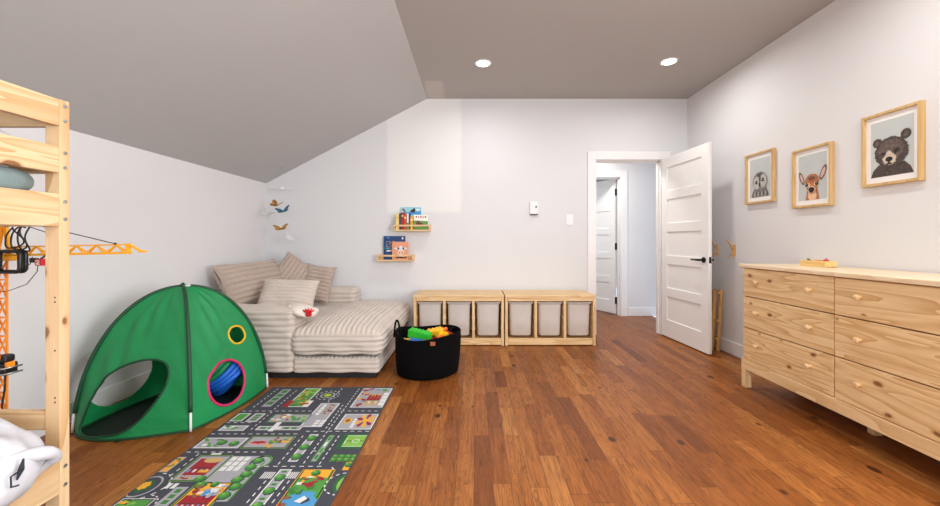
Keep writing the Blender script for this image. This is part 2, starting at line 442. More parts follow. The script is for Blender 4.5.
# ------------------------------------------------------------------ recessed lamps
LENS, nt_, b_ = newmat('lamp_lens'); b_.inputs['Emission Color'].default_value = (1, .93, .84, 1); b_.inputs['Emission Strength'].default_value = 14
def ceiling_light(x, y, label):
    r = empty('ceiling_light', (x, y, H), label, 'ceiling light', 'recessed ceiling lights')
    b = bm_new(); lathe(b, [(.060, H-.002), (.062, H-.007), (.072, H-.007), (.078, H-.001)], x, y, 36); obj('trim_ring', b, WHPL, r)
    b = bm_new(); lathe(b, [(.0005, H-.005), (.03, H-.005), (.061, H-.003)], x, y, 36); obj('lens', b, LENS, r)
    l = area('downlight', (0, 0, -.009), (0, 0, 0), .115, .115, LAMP_W, (1, .985, .95), 'DISK', math.radians(172)); l.parent = r
ceiling_light(.084, 3.58, 'round recessed ceiling lamp lit, above the storage units')
ceiling_light(1.795, 3.545, 'round recessed ceiling lamp lit, in front of the open door')
for x in (.084, 1.795):
    for y in (1.85, .14, -1.5): ceiling_light(x, y, 'round recessed ceiling lamp overhead, nearer the window side' )

# ------------------------------------------------------------------ wall devices
r = empty('thermostat', (.70, YB, 1.46), 'white wall thermostat with dark round sensor on tall wall', 'thermostat')
b = bm_new(); box(b, .645, .742, YB-.026, YB, 1.398, 1.540, .008); obj('housing', b, WHPL, r)
b = bm_new(); box(b, .65, .737, YB-.0265, YB-.01, 1.386, 1.399, .002); o = obj('vent_strip', b, plain('dark_grey', (70, 70, 74), .5), r)
b = bm_new(); cyl(b, (.718, YB-.027, 1.482), (.718, YB-.031, 1.482), .011, seg=20); o = obj('dial', b, plain('slate_dot', (62, 66, 76), .4), r); o['label'] = 'dark round dial'
r = empty('light_switch', (1.11, YB, 1.33), 'white rocker light switch beside the door casing', 'light switch')
b = bm_new(); box(b, 1.073, 1.148, YB-.007, YB, 1.272, 1.392, .004); obj('plate', b, WHPL, r)
b = bm_new(); box(b, 1.094, 1.127, YB-.011, YB-.003, 1.299, 1.366, .003); obj('rocker', b, WHPL, r)

# ------------------------------------------------------------------ framed animal prints (right wall, seen along -X)
def poly_fan(bm, pts, mi):
    f = bm.faces.new([bm.verts.new(p) for p in pts]); f.material_index = mi; return f
MATB = plain('mount_board', (240, 238, 236), .7, var=.01)
NOSE = plain('nose_dark', (28, 22, 24), .5)
EYEW = plain('eye_white', (235, 232, 226), .5)
PRW, PRH = .235, .335
def print_builder(yc, zc):
    xw = XR-.013
    lay = [0]
    def P(a, c): return (xw-.0004*lay[0], yc+(.5-a)*PRW, zc+(c-.5)*PRH)
    def ell(bm, a, c, ra, rc, mi, rot=0, fuzz=0, n=40):
        lay[0] += 1; pts = []
        if fuzz: n = 110
        for k in range(n):
            t = 2*PI*k/n; q = 1+(fuzz*1.5*(random.uniform(-1, 1) if k % 2 else -.6) if fuzz else 0)
            x, y = ra*math.cos(t)*q, rc*math.sin(t)*q
            x, y = x*math.cos(rot)-y*math.sin(rot), x*math.sin(rot)+y*math.cos(rot)
            pts.append(P(min(1, max(0, a+x)), min(1, max(0, c+y))))
        poly_fan(bm, pts[::-1], mi)
    def pol(bm, pl, mi):
        lay[0] += 1; poly_fan(bm, [P(a, c) for a, c in pl][::-1], mi)
    return ell, pol
def frame(yc, zc, label, art):
    w, h, d, fw = .325, .44, .030, .017
    r = empty('framed_print', (XR, yc, zc-h/2), label, 'picture', 'framed animal prints')
    b = bm_new()
    for s in (-1, 1):
        box(b, XR-d, XR-.001, yc+s*(w/2)-(fw if s > 0 else 0), yc+s*(w/2)+(fw if s < 0 else 0), zc-h/2, zc+h/2, .002)
        box(b, XR-d+.0003, XR-.001, yc-w/2+fw, yc+w/2-fw, zc+s*(h/2)-(fw if s > 0 else 0), zc+s*(h/2)+(fw if s < 0 else 0), .002)
    obj('frame', b, OAK, r)
    b = bm_new(); box(b, XR-.013, XR-.004, yc-w/2+fw, yc+w/2-fw, zc-h/2+fw, zc+h/2-fw, 0); obj('mount', b, MATB, r)
    b = bm_new(); mats = art(b, yc, zc); obj('print', b, mats, r)
PBG = plain('print_sky', (192, 198, 197), .7, var=.03, nscale=8)
def bear(b, yc, zc):
    ell, pol = print_builder(yc, zc)
    dk = fur('bear_fur', (34, 28, 27), (92, 78, 72)); md = fur('bear_face', (62, 50, 46), (122, 104, 96)); lt = fur('bear_muzzle', (190, 172, 154), (222, 206, 188))
    pol(b, [(0, 0), (1, 0), (1, 1), (0, 1)], 0)
    pol(b, [(.0, 0), (1, 0), (.93, .12), (.8, .22), (.2, .22), (.06, .12)], 1)
    ell(b, .17, .62, .12, .085, 1, fuzz=.06); ell(b, .83, .68, .12, .09, 1, fuzz=.06)
    ell(b, .17, .61, .07, .05, 2, fuzz=.1); ell(b, .84, .675, .07, .05, 2, fuzz=.1)
    ell(b, .5, .42, .40, .27, 1, fuzz=.035, n=70); ell(b, .49, .46, .30, .2, 2, fuzz=.07, n=60)
    ell(b, .33, .40, .09, .05, 1, fuzz=.1); ell(b, .63, .43, .09, .05, 1, fuzz=.1)
    ell(b, .47, .295, .165, .11, 3, fuzz=.1); ell(b, .46, .35, .085, .10, 3, fuzz=.12)
    ell(b, .46, .295, .085, .045, 4); ell(b, .46, .245, .02, .035, 4); ell(b, .46, .215, .08, .014, 4)
    ell(b, .33, .405, .035, .018, 4, fuzz=.1); ell(b, .62, .43, .035, .018, 4, fuzz=.1)
    return [PBG, dk, md, lt, NOSE]
def deer(b, yc, zc):
    ell, pol = print_builder(yc, zc)
    rd = fur('fawn_fur', (158, 88, 52), (196, 124, 80)); lt = fur('fawn_pale', (222, 172, 132), (238, 204, 170)); dk = fur('fawn_dark', (92, 60, 46), (130, 88, 66))
    pk = fur('fawn_ear', (196, 158, 146), (220, 188, 176))
    pol(b, [(0, 0), (1, 0), (1, 1), (0, 1)], 0)
    pol(b, [(.26, 0), (.76, 0), (.70, .2), (.66, .3), (.36, .3), (.32, .2)], 1); ell(b, .5, .1, .16, .14, 2, fuzz=.1)
    ell(b, .12, .50, .07, .17, 3, rot=.55, fuzz=.03); ell(b, .13, .495, .04, .12, 4, rot=.55, fuzz=.05)
    ell(b, .88, .56, .08, .18, 3, rot=-.6, fuzz=.03); ell(b, .88, .56, .05, .13, 4, rot=-.6, fuzz=.05)
    ell(b, .5, .42, .25, .15, 1, fuzz=.04, n=60); ell(b, .5, .30, .19, .17, 1, fuzz=.04)
    ell(b, .36, .33, .09, .05, 2, fuzz=.06); ell(b, .66, .34, .09, .05, 2, fuzz=.06)
    ell(b, .5, .22, .14, .085, 2, fuzz=.05); ell(b, .5, .47, .13, .05, 3, fuzz=.2)
    ell(b, .33, .335, .055, .04, 5); ell(b, .68, .345, .055, .04, 5); ell(b, .325, .345, .012, .009, 6); ell(b, .675, .355, .012, .009, 6)
    ell(b, .5, .225, .105, .055, 5); ell(b, .5, .17, .06, .014, 5)
    return [PBG, rd, lt, dk, pk, NOSE, EYEW]
def owl(b, yc, zc):
    ell, pol = print_builder(yc, zc)
    gr = fur('owl_feather', (92, 88, 86), (160, 156, 152)); lt = fur('owl_face', (170, 166, 160), (206, 202, 196)); dk = fur('owl_dark', (56, 52, 52), (104, 98, 96))
    pol(b, [(0, 0), (1, 0), (1, 1), (0, 1)], 0)
    pol(b, [(.08, 0), (.94, 0), (.9, .12), (.8, .26), (.22, .24), (.13, .12)], 1)
    for k in range(9): ell(b, .16+.09*k, .07+.03*random.random(), .025, .06, 2 if k % 2 else 3, fuzz=.1)
    ell(b, .52, .40, .36, .25, 1, fuzz=.03, n=70); ell(b, .52, .56, .16, .05, 3, fuzz=.15)
    ell(b, .37, .37, .17, .17, 2, fuzz=.05); ell(b, .68, .41, .17, .17, 2, fuzz=.05)
    ell(b, .53, .47, .05, .1, 3, fuzz=.1)
    ell(b, .36, .38, .06, .05, 4); ell(b, .68, .43, .06, .05, 4); ell(b, .35, .39, .012, .01, 5); ell(b, .67, .44, .012, .01, 5)
    ell(b, .53, .32, .045, .06, 3); ell(b, .53, .31, .025, .045, 4)
    return [PBG, gr, lt, dk, NOSE, EYEW]
frame(3.322, 1.636, 'owl chick print in oak frame, nearest the open door', owl)
frame(2.808, 1.557, 'red brown fawn print in oak frame, hung lowest of the three', deer)
frame(2.275, 1.645, 'brown bear cub print in oak frame above the dresser', bear)

# ------------------------------------------------------------------ wall hooks
def hook(y, label):
    zc = 1.0
    r = empty('coat_hook', (XR, y, zc-.12), label, 'wall hook', 'bamboo wall hooks')
    b = bm_new()
    x = XR-.014
    pts = [(x-.058, zc+.098), (x-.046, zc+.085), (x-.006, zc+.015), (x-.002, zc), (x-.006, zc-.02), (x-.012, zc-.05), (x-.026, zc-.066), (x-.042, zc-.064), (x-.05, zc-.052)]
    for p, q in zip(pts, pts[1:]): beam(b, (p[0], y, p[1]), (q[0], y, q[1]), .018, .010, .003)
    obj('arm', b, BAM, r)
    b = bm_new(); box(b, XR-.014, XR, y-.013, y+.013, zc-.055, zc+.055, .004); obj('backplate', b, BAM, r)
hook(3.92, 'bamboo wall hook half hidden by the open door')
hook(3.66, 'bamboo wall hook on clear wall beside the dresser')

# folded wooden frame leaning behind the door
r = empty('folding_stand', (2.41, 3.93, 0), 'folded wooden stand leaning on wall behind the open door', 'folding stand')
for y in (3.80, 3.90, 4.06):
    b = bm_new(); beam(b, (2.405, y, 0.0), (2.44, y, .605), .03, .022, .004); obj('leg', b, BAM, r)
for y in (3.835, 4.02):
    b = bm_new(); beam(b, (2.365, y, 0.0), (2.40, y, .585), .03, .02, .004); obj('inner_leg', b, BAM, r)
for z, q in ((.575, 0), (.30, 0), (.12, 0)):
    b = bm_new(); beam(b, (2.384+.035*z/.6, 3.785, z), (2.384+.035*z/.6, 4.075, z), .026, .018, .004); obj('crossbar', b, BAM, r)

# ------------------------------------------------------------------ dresser
DXF, DY0, DY1 = 2.014, 1.35, 2.90
r = empty('dresser', (2.24, 2.125, 0), 'natural knotty pine dresser with six drawers along the wall', 'dresser')
b = bm_new()
box(b, DXF+.02, 2.46, DY1-.022, DY1, .14, .892, .002); box(b, DXF+.02, 2.46, DY0, DY0+.022, .14, .892, .002)
box(b, DXF+.02, 2.46, 2.145, 2.165, .2, .892, .002); box(b, 2.445, 2.46, DY0, DY1, .14, .892, 0); box(b, DXF+.05, 2.45, DY0+.02, DY1-.02, .195, .21, 0)
obj('body', b, DRX['z'], r)
b = bm_new(); box(b, DXF-.012, 2.465, DY0-.01, DY1+.012, .892, .918, .004); o = obj('top', b, TOPW, r); o['label'] = 'paler pine top board'
b = bm_new(); box(b, DXF-.002, DXF+.022, DY0, DY1, .138, .212, .003); obj('bottom_rail', b, DRX['y'], r)
for y in (DY0, DY1-.045):
    for x in (DXF, 2.415):
        b = bm_new(); box(b, x, x+.045, y, y+.045, 0, .2 if x < 2.1 else .3, .003); obj('leg', b, DRX['z'], r)
b = bm_new(); box(b, 2.24, 2.285, 2.15, 2.195, 0, .2, .003); obj('support_leg', b, DRX['z'], r)
rows = ((.216, .444), (.450, .677), (.683, .888))
for (y0, y1) in ((2.160, 2.882), (1.372, 2.152)):
    for (z0, z1) in rows:
        b = bm_new(); box(b, DXF+.001, DXF+.021, y0, y1, z0, z1, .0025)
        box(b, DXF+.021, 2.40, y0+.02, y1-.02, z0+.015, z1-.03, 0)
        d = obj('drawer', b, DRW, r)
        for ky in (y0+.145, y1-.145):
            zc = (z0+z1)/2+.01; b = bm_new()
            prof = [(.0, .009), (.006, .009), (.012, .008), (.016, .011), (.021, .0155), (.027, .0155), (.030, .013), (.031, .006), (.031, .0)]
            tube(b, [(DXF+.001-p, ky, zc) for p, q in prof], [max(q, .0005) for p, q in prof], 20)
            obj('knob', b, DRX['x'], d)

# tray with toy food on the dresser
TZ = .918
r = empty('wooden_tray', (2.305, 2.58, TZ), 'small open wooden tray standing on the dresser top', 'tray')
ty0, ty1, tx0, tx1 = 2.485, 2.675, 2.265, 2.345
b = bm_new()
box(b, tx0, tx1, ty0, ty1, TZ, TZ+.006, .001)
for x in (tx0, tx1-.006): box(b, x, x+.006, ty0, ty1, TZ, TZ+.040, .0015)
for y in (ty0, ty1-.006): box(b, tx0+.006, tx1-.006, y, y+.006, TZ, TZ+.040, .0015)
YTR = wood('tray_wood', (240, 206, 136), (216, 172, 98), 'y')
obj('box', b, YTR, r)
for i, y in enumerate((2.545, 2.61)):
    b = bm_new(); box(b, tx0+.006, tx1-.006, y, y+.004, TZ+.006, TZ+.03, .001); obj('divider', b, YTR, r)
def toyfood(name, label, y, rgb, kind):
    x = 2.30; b = bm_new(); z = TZ+.014
    if kind == 'ball': sphere(b, (x, y, z+.02), .02)
    elif kind == 'half': sphere(b, (x, y, z+.016), .022, .024, .016)
    else: tube(b, [(x-.012, y-.022, z+.012), (x, y, z+.024), (x+.012, y+.022, z+.034)], [.008, .011, .007], 12)
    m = [plain('toy_'+label.split()[0], rgb, .4)]
    if kind == 'ball':
        tube(b, [(x, y, z+.038), (x+.003, y+.002, z+.046)], .003, 8, mi=1); m.append(plain('toy_stem', (70, 130, 60), .5))
    tag(obj(name, b, m, None, (x, y, z), smooth=True), label, 'toy food', 'toy food in the tray')
toyfood('toy_tomato', 'red toy tomato lying in the wooden tray', 2.516, (188, 50, 36), 'ball')
toyfood('toy_orange', 'orange toy fruit lying mid wooden tray', 2.565, (216, 128, 52), 'half')
toyfood('toy_bread', 'tan toy bread lying in the wooden tray', 2.592, (214, 160, 104), 'half')
toyfood('toy_cucumber', 'olive green toy cucumber lying at the tray end', 2.642, (110, 112, 52), 'stick')

# ------------------------------------------------------------------ storage units and bins
UF, UB, UH = 3.998, 4.44, .525
def storage(x0, label):
    x1 = x0+.94
    r = empty('storage_unit', ((x0+x1)/2, (UF+UB)/2, 0), label, 'storage unit', 'low pine storage units')
    b = bm_new(); box(b, x0, x1, UF-.004, UB, UH-.022, UH, .004); obj('top', b, PINE['x'], r)
    b = bm_new(); box(b, x0+.03, x1-.03, UF, UF+.02, UH-.064, UH-.022, .002); obj('front_rail', b, PINE['x'], r)
    b = bm_new(); box(b, x0+.03, x1-.03, UF+.002, UF+.02, .008, .075, .003); obj('bottom_rail', b, PINE['x'], r)
    b = bm_new(); box(b, x0+.03, x1-.03, UF+.02, UB, .05, .065, 0); obj('bottom_shelf', b, PINE['x'], r)
    b = bm_new(); box(b, x0+.03, x1-.03, UB-.008, UB, .065, UH-.022, 0); obj('back_panel', b, PINE['x'], r)
    xs = [x0, x0+.304, x0+.608, x0+.912]
    for i, x in enumerate(xs):
        b = bm_new(); box(b, x, x+.028, UF, UB-.009, 0 if i in (0, 3) else .066, UH-.022 if i in (0, 3) else UH-.0645, .003)
        for zz in (.17, .28, .39):
            for sx, ok in ((x-.006, i > 0), (x+.028, i < 3)):
                if ok: box(b, sx, sx+.006, UF+.03, UB-.02, zz, zz+.012, .001)
        obj('side_panel' if i in (0, 3) else 'divider', b, PINE['z'], r)
    return xs
m_, nt_, b_ = newmat('bin_plastic')
b_.inputs['Base Color'].default_value = lin((206, 202, 200)); b_.inputs['Roughness'].default_value = .35
b_.inputs['Transmission Weight'].default_value = .0; b_.inputs['Subsurface Weight'].default_value = .25; b_.inputs['Subsurface Radius'].default_value = (.03,)*3
nz_ = noise(nt_, objcoord(nt_), 4, 2); nt_.links.new(ramp(nt_, nz_.outputs[0], [(.3, lin((206, 199, 192))), (.7, lin((216, 209, 202)))]), b_.inputs['Base Color'])
BINM = m_
def rrect(cx, cy, hx, hy, r, z, n=5):
    out = []
    for sx, sy, a0 in ((1, 1, 0), (-1, 1, PI/2), (-1, -1, PI), (1, -1, 3*PI/2)):
        for k in range(n):
            a = a0+PI/2*k/(n-1); out.append((cx+sx*(hx-r)+r*math.cos(a), cy+sy*(hy-r)+r*math.sin(a), z))
    return out
def bin_mesh(b, z0, z1, wb, wt):
    rings = []
    cy = .0
    spec = [(wb-.02, z0, .03), (wb, z0+.012, .035), ((wb+wt)/2, (z0+z1)/2, .035), (wt, z1-.03, .03), (wt+.001, z1-.012, .03)]
    loops = [rrect(0, cy, w/2, .185+(w-wb)/2, rr, z) for w, z, rr in spec]
    loops += [rrect(0, cy, wt/2+.016, .205, .03, z1-.012), rrect(0, cy, wt/2+.017, .206, .03, z1), rrect(0, cy, wt/2-.003, .19, .03, z1), rrect(0, cy, wb/2-.004, .178, .03, z0+.012)]
    rings = [[b.verts.new(p) for p in L] for L in loops]
    for p, q in zip(rings, rings[1:]):
        n = len(p)
        for k in range(n):
            f = b.faces.new((p[k], p[(k+1) % n], q[(k+1) % n], q[k])); f.smooth = True
    b.faces.new(rings[0][::-1]); b.faces.new(rings[-1])
units = [(-.628, 'low pine storage unit with three bins, beside the chaise'), (.324, 'low pine storage unit with three bins, nearest the doorway')]
binproto = None; bi = 0
names = ['first', 'second', 'third']
for ux, lab in units:
    xs = storage(ux, lab)
    for i in range(3):
        cx = (xs[i]+.028+xs[i+1])/2
        if binproto is None:
            b = bm_new(); bin_mesh(b, 0, .352, .222, .236)
            binproto = obj('storage_bin', b, BINM); o = binproto
        else:
            o = binproto.copy(); COL.objects.link(o)
        o.location = (cx, (UF+UB)/2-.002, .0955)
        side = 'unit beside the chaise' if ux < 0 else 'unit nearest the doorway'
        tag(o, ['frosted plastic bin in the %s, compartment closest to the sofa', 'frosted plastic bin in the middle compartment of the %s', 'frosted plastic bin in the %s, compartment closest to the door'][i] % side, 'storage bin', 'frosted bins in the storage units')

# toys seen through the bin fronts are too faint to model

# ------------------------------------------------------------------ wall shelves and books
def wall_shelf(xc, z0, label):
    w, d = .415, .115
    r = empty('book_ledge', (xc, YB, z0), label, 'shelf', 'pine book ledges')
    b = bm_new(); box(b, xc-w/2, xc+w/2, YB-d, YB, z0, z0+.016, .002); obj('base_board', b, PINE['x'], r)
    b = bm_new(); box(b, xc-w/2+.012, xc+w/2-.012, YB-.012, YB, z0+.016, z0+.075, .002); obj('back_board', b, PINE['x'], r)
    for s in (-1, 1):
        b = bm_new(); x = xc+s*(w/2-.006); box(b, x-.006, x+.006, YB-d, YB, z0+.016, z0+.075, .002); obj('side_board', b, PINE['y'], r)
    b = bm_new(); box(b, xc-w/2+.012, xc+w/2-.012, YB-d, YB-d+.012, z0+.052, z0+.072, .002); obj('front_rail', b, PINE['x'], r)
wall_shelf(-.705, 1.200, 'upper pine book ledge on wall, holding colourful books')
wall_shelf(-.895, .858, 'lower pine book ledge on wall, holding two books')
PAGE = plain('book_pages', (238, 232, 220), .7)
def stroke(bm, pts, y, w, mi):
    """flat strip in the X-Z plane"""
    for (x0, z0), (x1, z1) in zip(pts, pts[1:]):
        dx, dz = x1-x0, z1-z0; L = math.hypot(dx, dz) or 1; nx, nz = -dz/L*w/2, dx/L*w/2
        ex, ez = dx/L*w/4, dz/L*w/4
        poly_fan(bm, [(x0+nx-ex, y, z0+nz-ez), (x0-nx-ex, y, z0-nz-ez), (x1-nx+ex, y, z1-nz+ez), (x1+nx+ex, y, z1+nz+ez)], mi)
def ellp(bm, x, z, rx, rz, y, mi, n=24):
    poly_fan(bm, [(x+rx*math.cos(2*PI*k/n), y, z+rz*math.sin(2*PI*k/n)) for k in range(n)][::1], mi)
def book(name, label, x0, x1, z0, z1, y0, y1, rgb, spine_front=True, art=None, extra=(), lean=0.0, grp='picture books on the wall ledges'):
    """y0 is nearest the room; spine or cover faces the room"""
    r = empty(name, ((x0+x1)/2, (y0+y1)/2, z0), label, 'book', grp)
    t = .0025 if spine_front else .002
    b = bm_new(); cm = plain('cover_'+label.replace(' ', '_')[:30], rgb, .4, var=.02)
    if spine_front:
        box(b, x0, x0+t, y0, y1, z0, z1, .0006); box(b, x1-t, x1, y0, y1, z0, z1, .0006); box(b, x0, x1, y0, y0+t, z0, z1, .001)
    else:
        box(b, x0, x1, y0, y0+t, z0, z1, .0008); box(b, x0, x1, y1-t, y1, z0, z1, .0008); box(b, x0, x0+t, y0, y1, z0, z1, .001)
    mats = [cm]+list(extra)
    if art: art(b, x0, x1, z0, z1, y0-.0004)
    obj('cover', b, mats, r)
    b = bm_new()
    if spine_front: box(b, x0+t, x1-t, y0+t, y1-.003, z0+.003, z1-.003, 0)
    else: box(b, x0+t, x1-.003, y0+t, y1-t, z0+.003, z1-.003, 0)
    obj('pages', b, PAGE, r)
    return r
yR = YB-.103
def q(n, c): return plain('ink_'+n, c, .45, var=.02)
zs = 1.2165
# spines, left to right
def spine_art(b, x0, x1, z0, z1, y):
    poly_fan(b, [(x0+.004, y, z1-.05), (x1-.004, y, z1-.05), (x1-.004, y, z1-.03), (x0+.004, y, z1-.03)], 1)
book('picture_book', 'cream yellow book standing at the upper ledge end', -.892, -.852, zs, zs+.178, yR, yR+.075, (236, 208, 128), extra=[q('tan', (214, 180, 100))], art=spine_art)
book('picture_book', 'thin dark green book beside the red books', -.848, -.828, zs, zs+.186, yR, yR+.075, (46, 70, 62))
book('picture_book', 'thick dark red book on the upper ledge', -.827, -.796, zs, zs+.196, yR, yR+.075, (166, 22, 38), extra=[q('gold', (226, 186, 90))], art=spine_art)
book('picture_book', 'orange red book beside the thick dark red one', -.795, -.768, zs, zs+.175, yR, yR+.075, (208, 74, 40), extra=[q('cream', (240, 226, 190))], art=spine_art)
book('picture_book', 'white spined book with green foot on upper ledge', -.764, -.742, zs, zs+.185, yR, yR+.075, (236, 236, 232), extra=[q('green', (96, 150, 60))], art=lambda b, x0, x1, z0, z1, y: poly_fan(b, [(x0, y, z0), (x1, y, z0), (x1, y, z0+.08), (x0, y, z0+.08)], 1))
book('picture_book', 'thin navy blue book in the middle of the upper ledge', -.740, -.728, zs, zs+.19, yR, yR+.075, (40, 62, 110))
book('picture_book', 'golden orange book in the middle of the upper ledge', -.724, -.694, zs, zs+.15, yR, yR+.075, (240, 166, 44), extra=[q('cream', (240, 226, 190))], art=spine_art)
def sky_cover(b, x0, x1, z0, z1, y):
    poly_fan(b, [(x0+.05, y, z1-.085), (x1, y, z1-.085), (x1, y, z1-.045), (x0+.05, y, z1-.06)], 1)
    ellp(b, (x0+x1)/2+.02, z1-.045, .03, .018, y-.0003, 2); ellp(b, (x0+x1)/2+.035, z1-.028, .014, .016, y-.0004, 2); ellp(b, (x0+x1)/2, z1-.05, .012, .01, y-.0005, 3)
    ellp(b, x0+.03, z1-.03, .016, .012, y-.0003, 3); ellp(b, x1-.04, z1-.03, .02, .009, y-.0003, 4); ellp(b, x0+.045, z1-.05, .009, .012, y-.0004, 2)
book('picture_book', 'large sky blue book standing behind the upper ledge row', -.845, -.612, zs, zs+.262, YB-.026, YB-.0135, (150, 206, 222), False, sky_cover, [q('azure', (60, 150, 210)), q('black', (24, 26, 30)), q('brown', (120, 76, 56)), q('white', (238, 240, 240))])
def farm_cover(b, x0, x1, z0, z1, y):
    poly_fan(b, [(x0, y, z0), (x1, y, z0), (x1, y, z0+.097), (x0, y, z0+.105)], 1)
    for k in range(5): ellp(b, x0+.03+.026*k, z1-.022-.003*(k % 2), .009, .011, y-.0003, 2+k % 2)
    ellp(b, x0+.05, z0+.075, .022, .03, y-.0005, 4); ellp(b, x0+.085, z0+.065, .02, .018, y-.0006, 4); ellp(b, x0+.055, z0+.09, .008, .01, y-.0008, 2)
book('picture_book', 'white and green farm book facing out on upper ledge', -.688, -.525, zs, zs+.168, yR+.02, yR+.034, (240, 240, 234), False, farm_cover, [q('green', (96, 160, 50)), q('brown', (120, 76, 56)), q('pink', (214, 130, 110)), q('maroon', (110, 36, 44))])
zs = .8745
def blue_cover(b, x0, x1, z0, z1, y):
    # white letters S O
    cx, cz, s = x0+.058, z1-.095, .028
    pts = [(cx+s*math.cos(a)*.8, cz+s*.55+s*.55*math.sin(a)) for a in [PI*.15+PI*1.35*k/10 for k in range(11)]]
    pts += [(cx+s*math.cos(a)*.8, cz-s*.55+s*.55*math.sin(a)) for a in [PI*.5-PI*1.35*k/10 for k in range(11)]]
    stroke(b, pts, y-.0003, .014, 1)
    cx += .056
    stroke(b, [(cx+s*.8*math.cos(2*PI*k/16), cz+s*1.1*math.sin(2*PI*k/16)) for k in range(17)], y-.0003, .014, 2)
    ellp(b, x0+.055, z1-.02, .016, .008, y-.0003, 3); ellp(b, x1-.03, z1-.026, .01, .013, y-.0003, 1); ellp(b, x1-.03, z1-.012, .005, .005, y-.0004, 4)
    stroke(b, [(x0+.03, z1-.145), (x0+.11, z1-.14)], y-.0003, .009, 5); ellp(b, x0+.018, z1-.14, .008, .007, y-.0004, 5)
    stroke(b, [(x0+.04, z1-.172), (x0+.09, z1-.168)], y-.0003, .016, 1)
book('picture_book', 'dark blue picture book with white letters on lower ledge', -1.045, -.795, zs, zs+.27, YB-.030, YB-.0135, (22, 66, 122), False, blue_cover, [q('white', (238, 240, 240)), q('rose', (226, 180, 176)), q('azure', (60, 150, 210)), q('gold', (226, 186, 90)), q('teal', (60, 170, 150))])
def cow_cover(b, x0, x1, z0, z1, y):
    cx, cz = x0+.10, z1-.10
    ellp(b, cx, cz, .03, .055, y-.0003, 1); ellp(b, cx, cz-.022, .04, .026, y-.0004, 2)
    for s in (-1, 1):
        ellp(b, cx+s*.05, cz+.022, .024, .011, y-.0005, 1); ellp(b, cx+s*.028, cz+.022, .010, .012, y-.0006, 3)
        ellp(b, cx+s*.016, cz-.024, .008, .006, y-.0007, 3)
    stroke(b, [(cx-.045, cz-.082), (cx-.02, cz-.066), (cx, cz-.078), (cx+.022, cz-.066), (cx+.06, cz-.078)], y-.0006, .016, 3)
    ellp(b, x0+.028, z0+.05, .012, .014, y-.0005, 4); stroke(b, [(x0+.04, z0+.022), (x1-.03, z0+.02)], y-.0005, .01, 5)
book('picture_book', 'salmon pink book with an animal face on lower ledge', -.935, -.750, zs, zs+.205, yR+.02, yR+.036, (226, 156, 122), False, cow_cover, [q('paleblue', (214, 220, 226)), q('blush', (238, 196, 176)), q('black', (24, 26, 30)), q('gold', (226, 186, 90)), q('maroon', (110, 36, 44))])

# ------------------------------------------------------------------ corduroy chaise
def cord(name, rgb, rgb2):
    m, nt, bb = newmat(name)
    v = objcoord(nt); nz = noise(nt, v, 160, 4, .65); n2 = noise(nt, v, 7, 3)
    c = ramp(nt, nz.outputs[0], [(.25, lin(rgb2)), (.75, lin(rgb))])
    c = mixc(nt, mth(nt, 'MULTIPLY', n2.outputs[0], .25), c, lin(rgb2))
    nt.links.new(c, bb.inputs['Base Color']); bb.inputs['Roughness'].default_value = .95
    bb.inputs['Sheen Weight'].default_value = .25; bb.inputs['Sheen Roughness'].default_value = .4
    bump(nt, bb, nz.outputs[0], .35, .004); return m
CORD = cord('beige_corduroy', (214, 203, 193), (190, 177, 166))
CORD2 = cord('taupe_corduroy', (196, 180, 168), (168, 150, 138))
def rib(t, p): return abs(math.sin(PI*t/p))**.42
def ribbed_box(bm, x0, x1, y0, y1, z0, z1, r, pitch, amp, top_axis='x', puff=0.0, res=.0085):
    c = Vector(((x0+x1)/2, (y0+y1)/2, (z0+z1)/2)); hh = Vector(((x1-x0)/2, (y1-y0)/2, (z1-z0)/2))
    def place(p):
        inner = Vector([max(-hh[i]+r, min(hh[i]-r, p[i])) for i in range(3)])
        d = p-inner
        n = d.normalized() if d.length > 1e-6 else Vector((0, 0, 1))
        q_ = inner+n*r
        w = min(1, max(0, (n.z-.35)/.5)); w = w*w*(3-2*w)
        tt = q_.x if top_axis == 'x' else q_.y
        k = (1-w)*rib(q_.z+hh.z, pitch)+w*rib(tt+hh.x, pitch)
        k += .25*math.sin(q_.x*23+q_.z*31)*math.sin(q_.y*19+q_.z*13)
        q_ = q_ + n*amp*(k-1)
        if puff and n.z > 0: q_.z += puff*max(0, 1-(q_.x/hh.x)**2)*max(0, 1-(q_.y/hh.y)**4)*n.z
        return c+q_
    grids = []
    for ax in range(3):
        u, v = [i for i in range(3) if i != ax]
        nu, nv = max(4, int(2*hh[u]/res)), max(4, int(2*hh[v]/res))
        for s in (-1, 1):
            if ax == 2 and s < 0: nu2, nv2 = 6, 6
            else: nu2, nv2 = nu, nv
            if ax == 2 and s < 0: continue
            g = []
            for i in range(nu+1):
                row = []
                for j in range(nv+1):
                    p = Vector((0, 0, 0)); p[ax] = s*hh[ax]; p[u] = -hh[u]+2*hh[u]*i/nu; p[v] = -hh[v]+2*hh[v]*j/nv
                    row.append(bm.verts.new(place(p)))
                g.append(row)
            for i in range(nu):
                for j in range(nv):
                    vs = (g[i][j], g[i+1][j], g[i+1][j+1], g[i][j+1])
                    f = bm.faces.new(vs if (s > 0) == (ax != 1) else vs[::-1]); f.smooth = True
    bmesh.ops.remove_doubles(bm, verts=bm.verts[:], dist=.0002)
SY0, SY1 = 3.03, 4.44
r = empty('chaise_sofa', (-1.55, 3.75, 0), 'beige wide rib corduroy chaise sofa in the corner', 'sofa')
b = bm_new(); box(b, -2.36, -.78, SY0+.03, SY1-.02, 0, .045, .004); o = obj('plinth', b, plain('plinth_black', (24, 22, 22), .8), r); o['label'] = 'black plinth under the sofa'
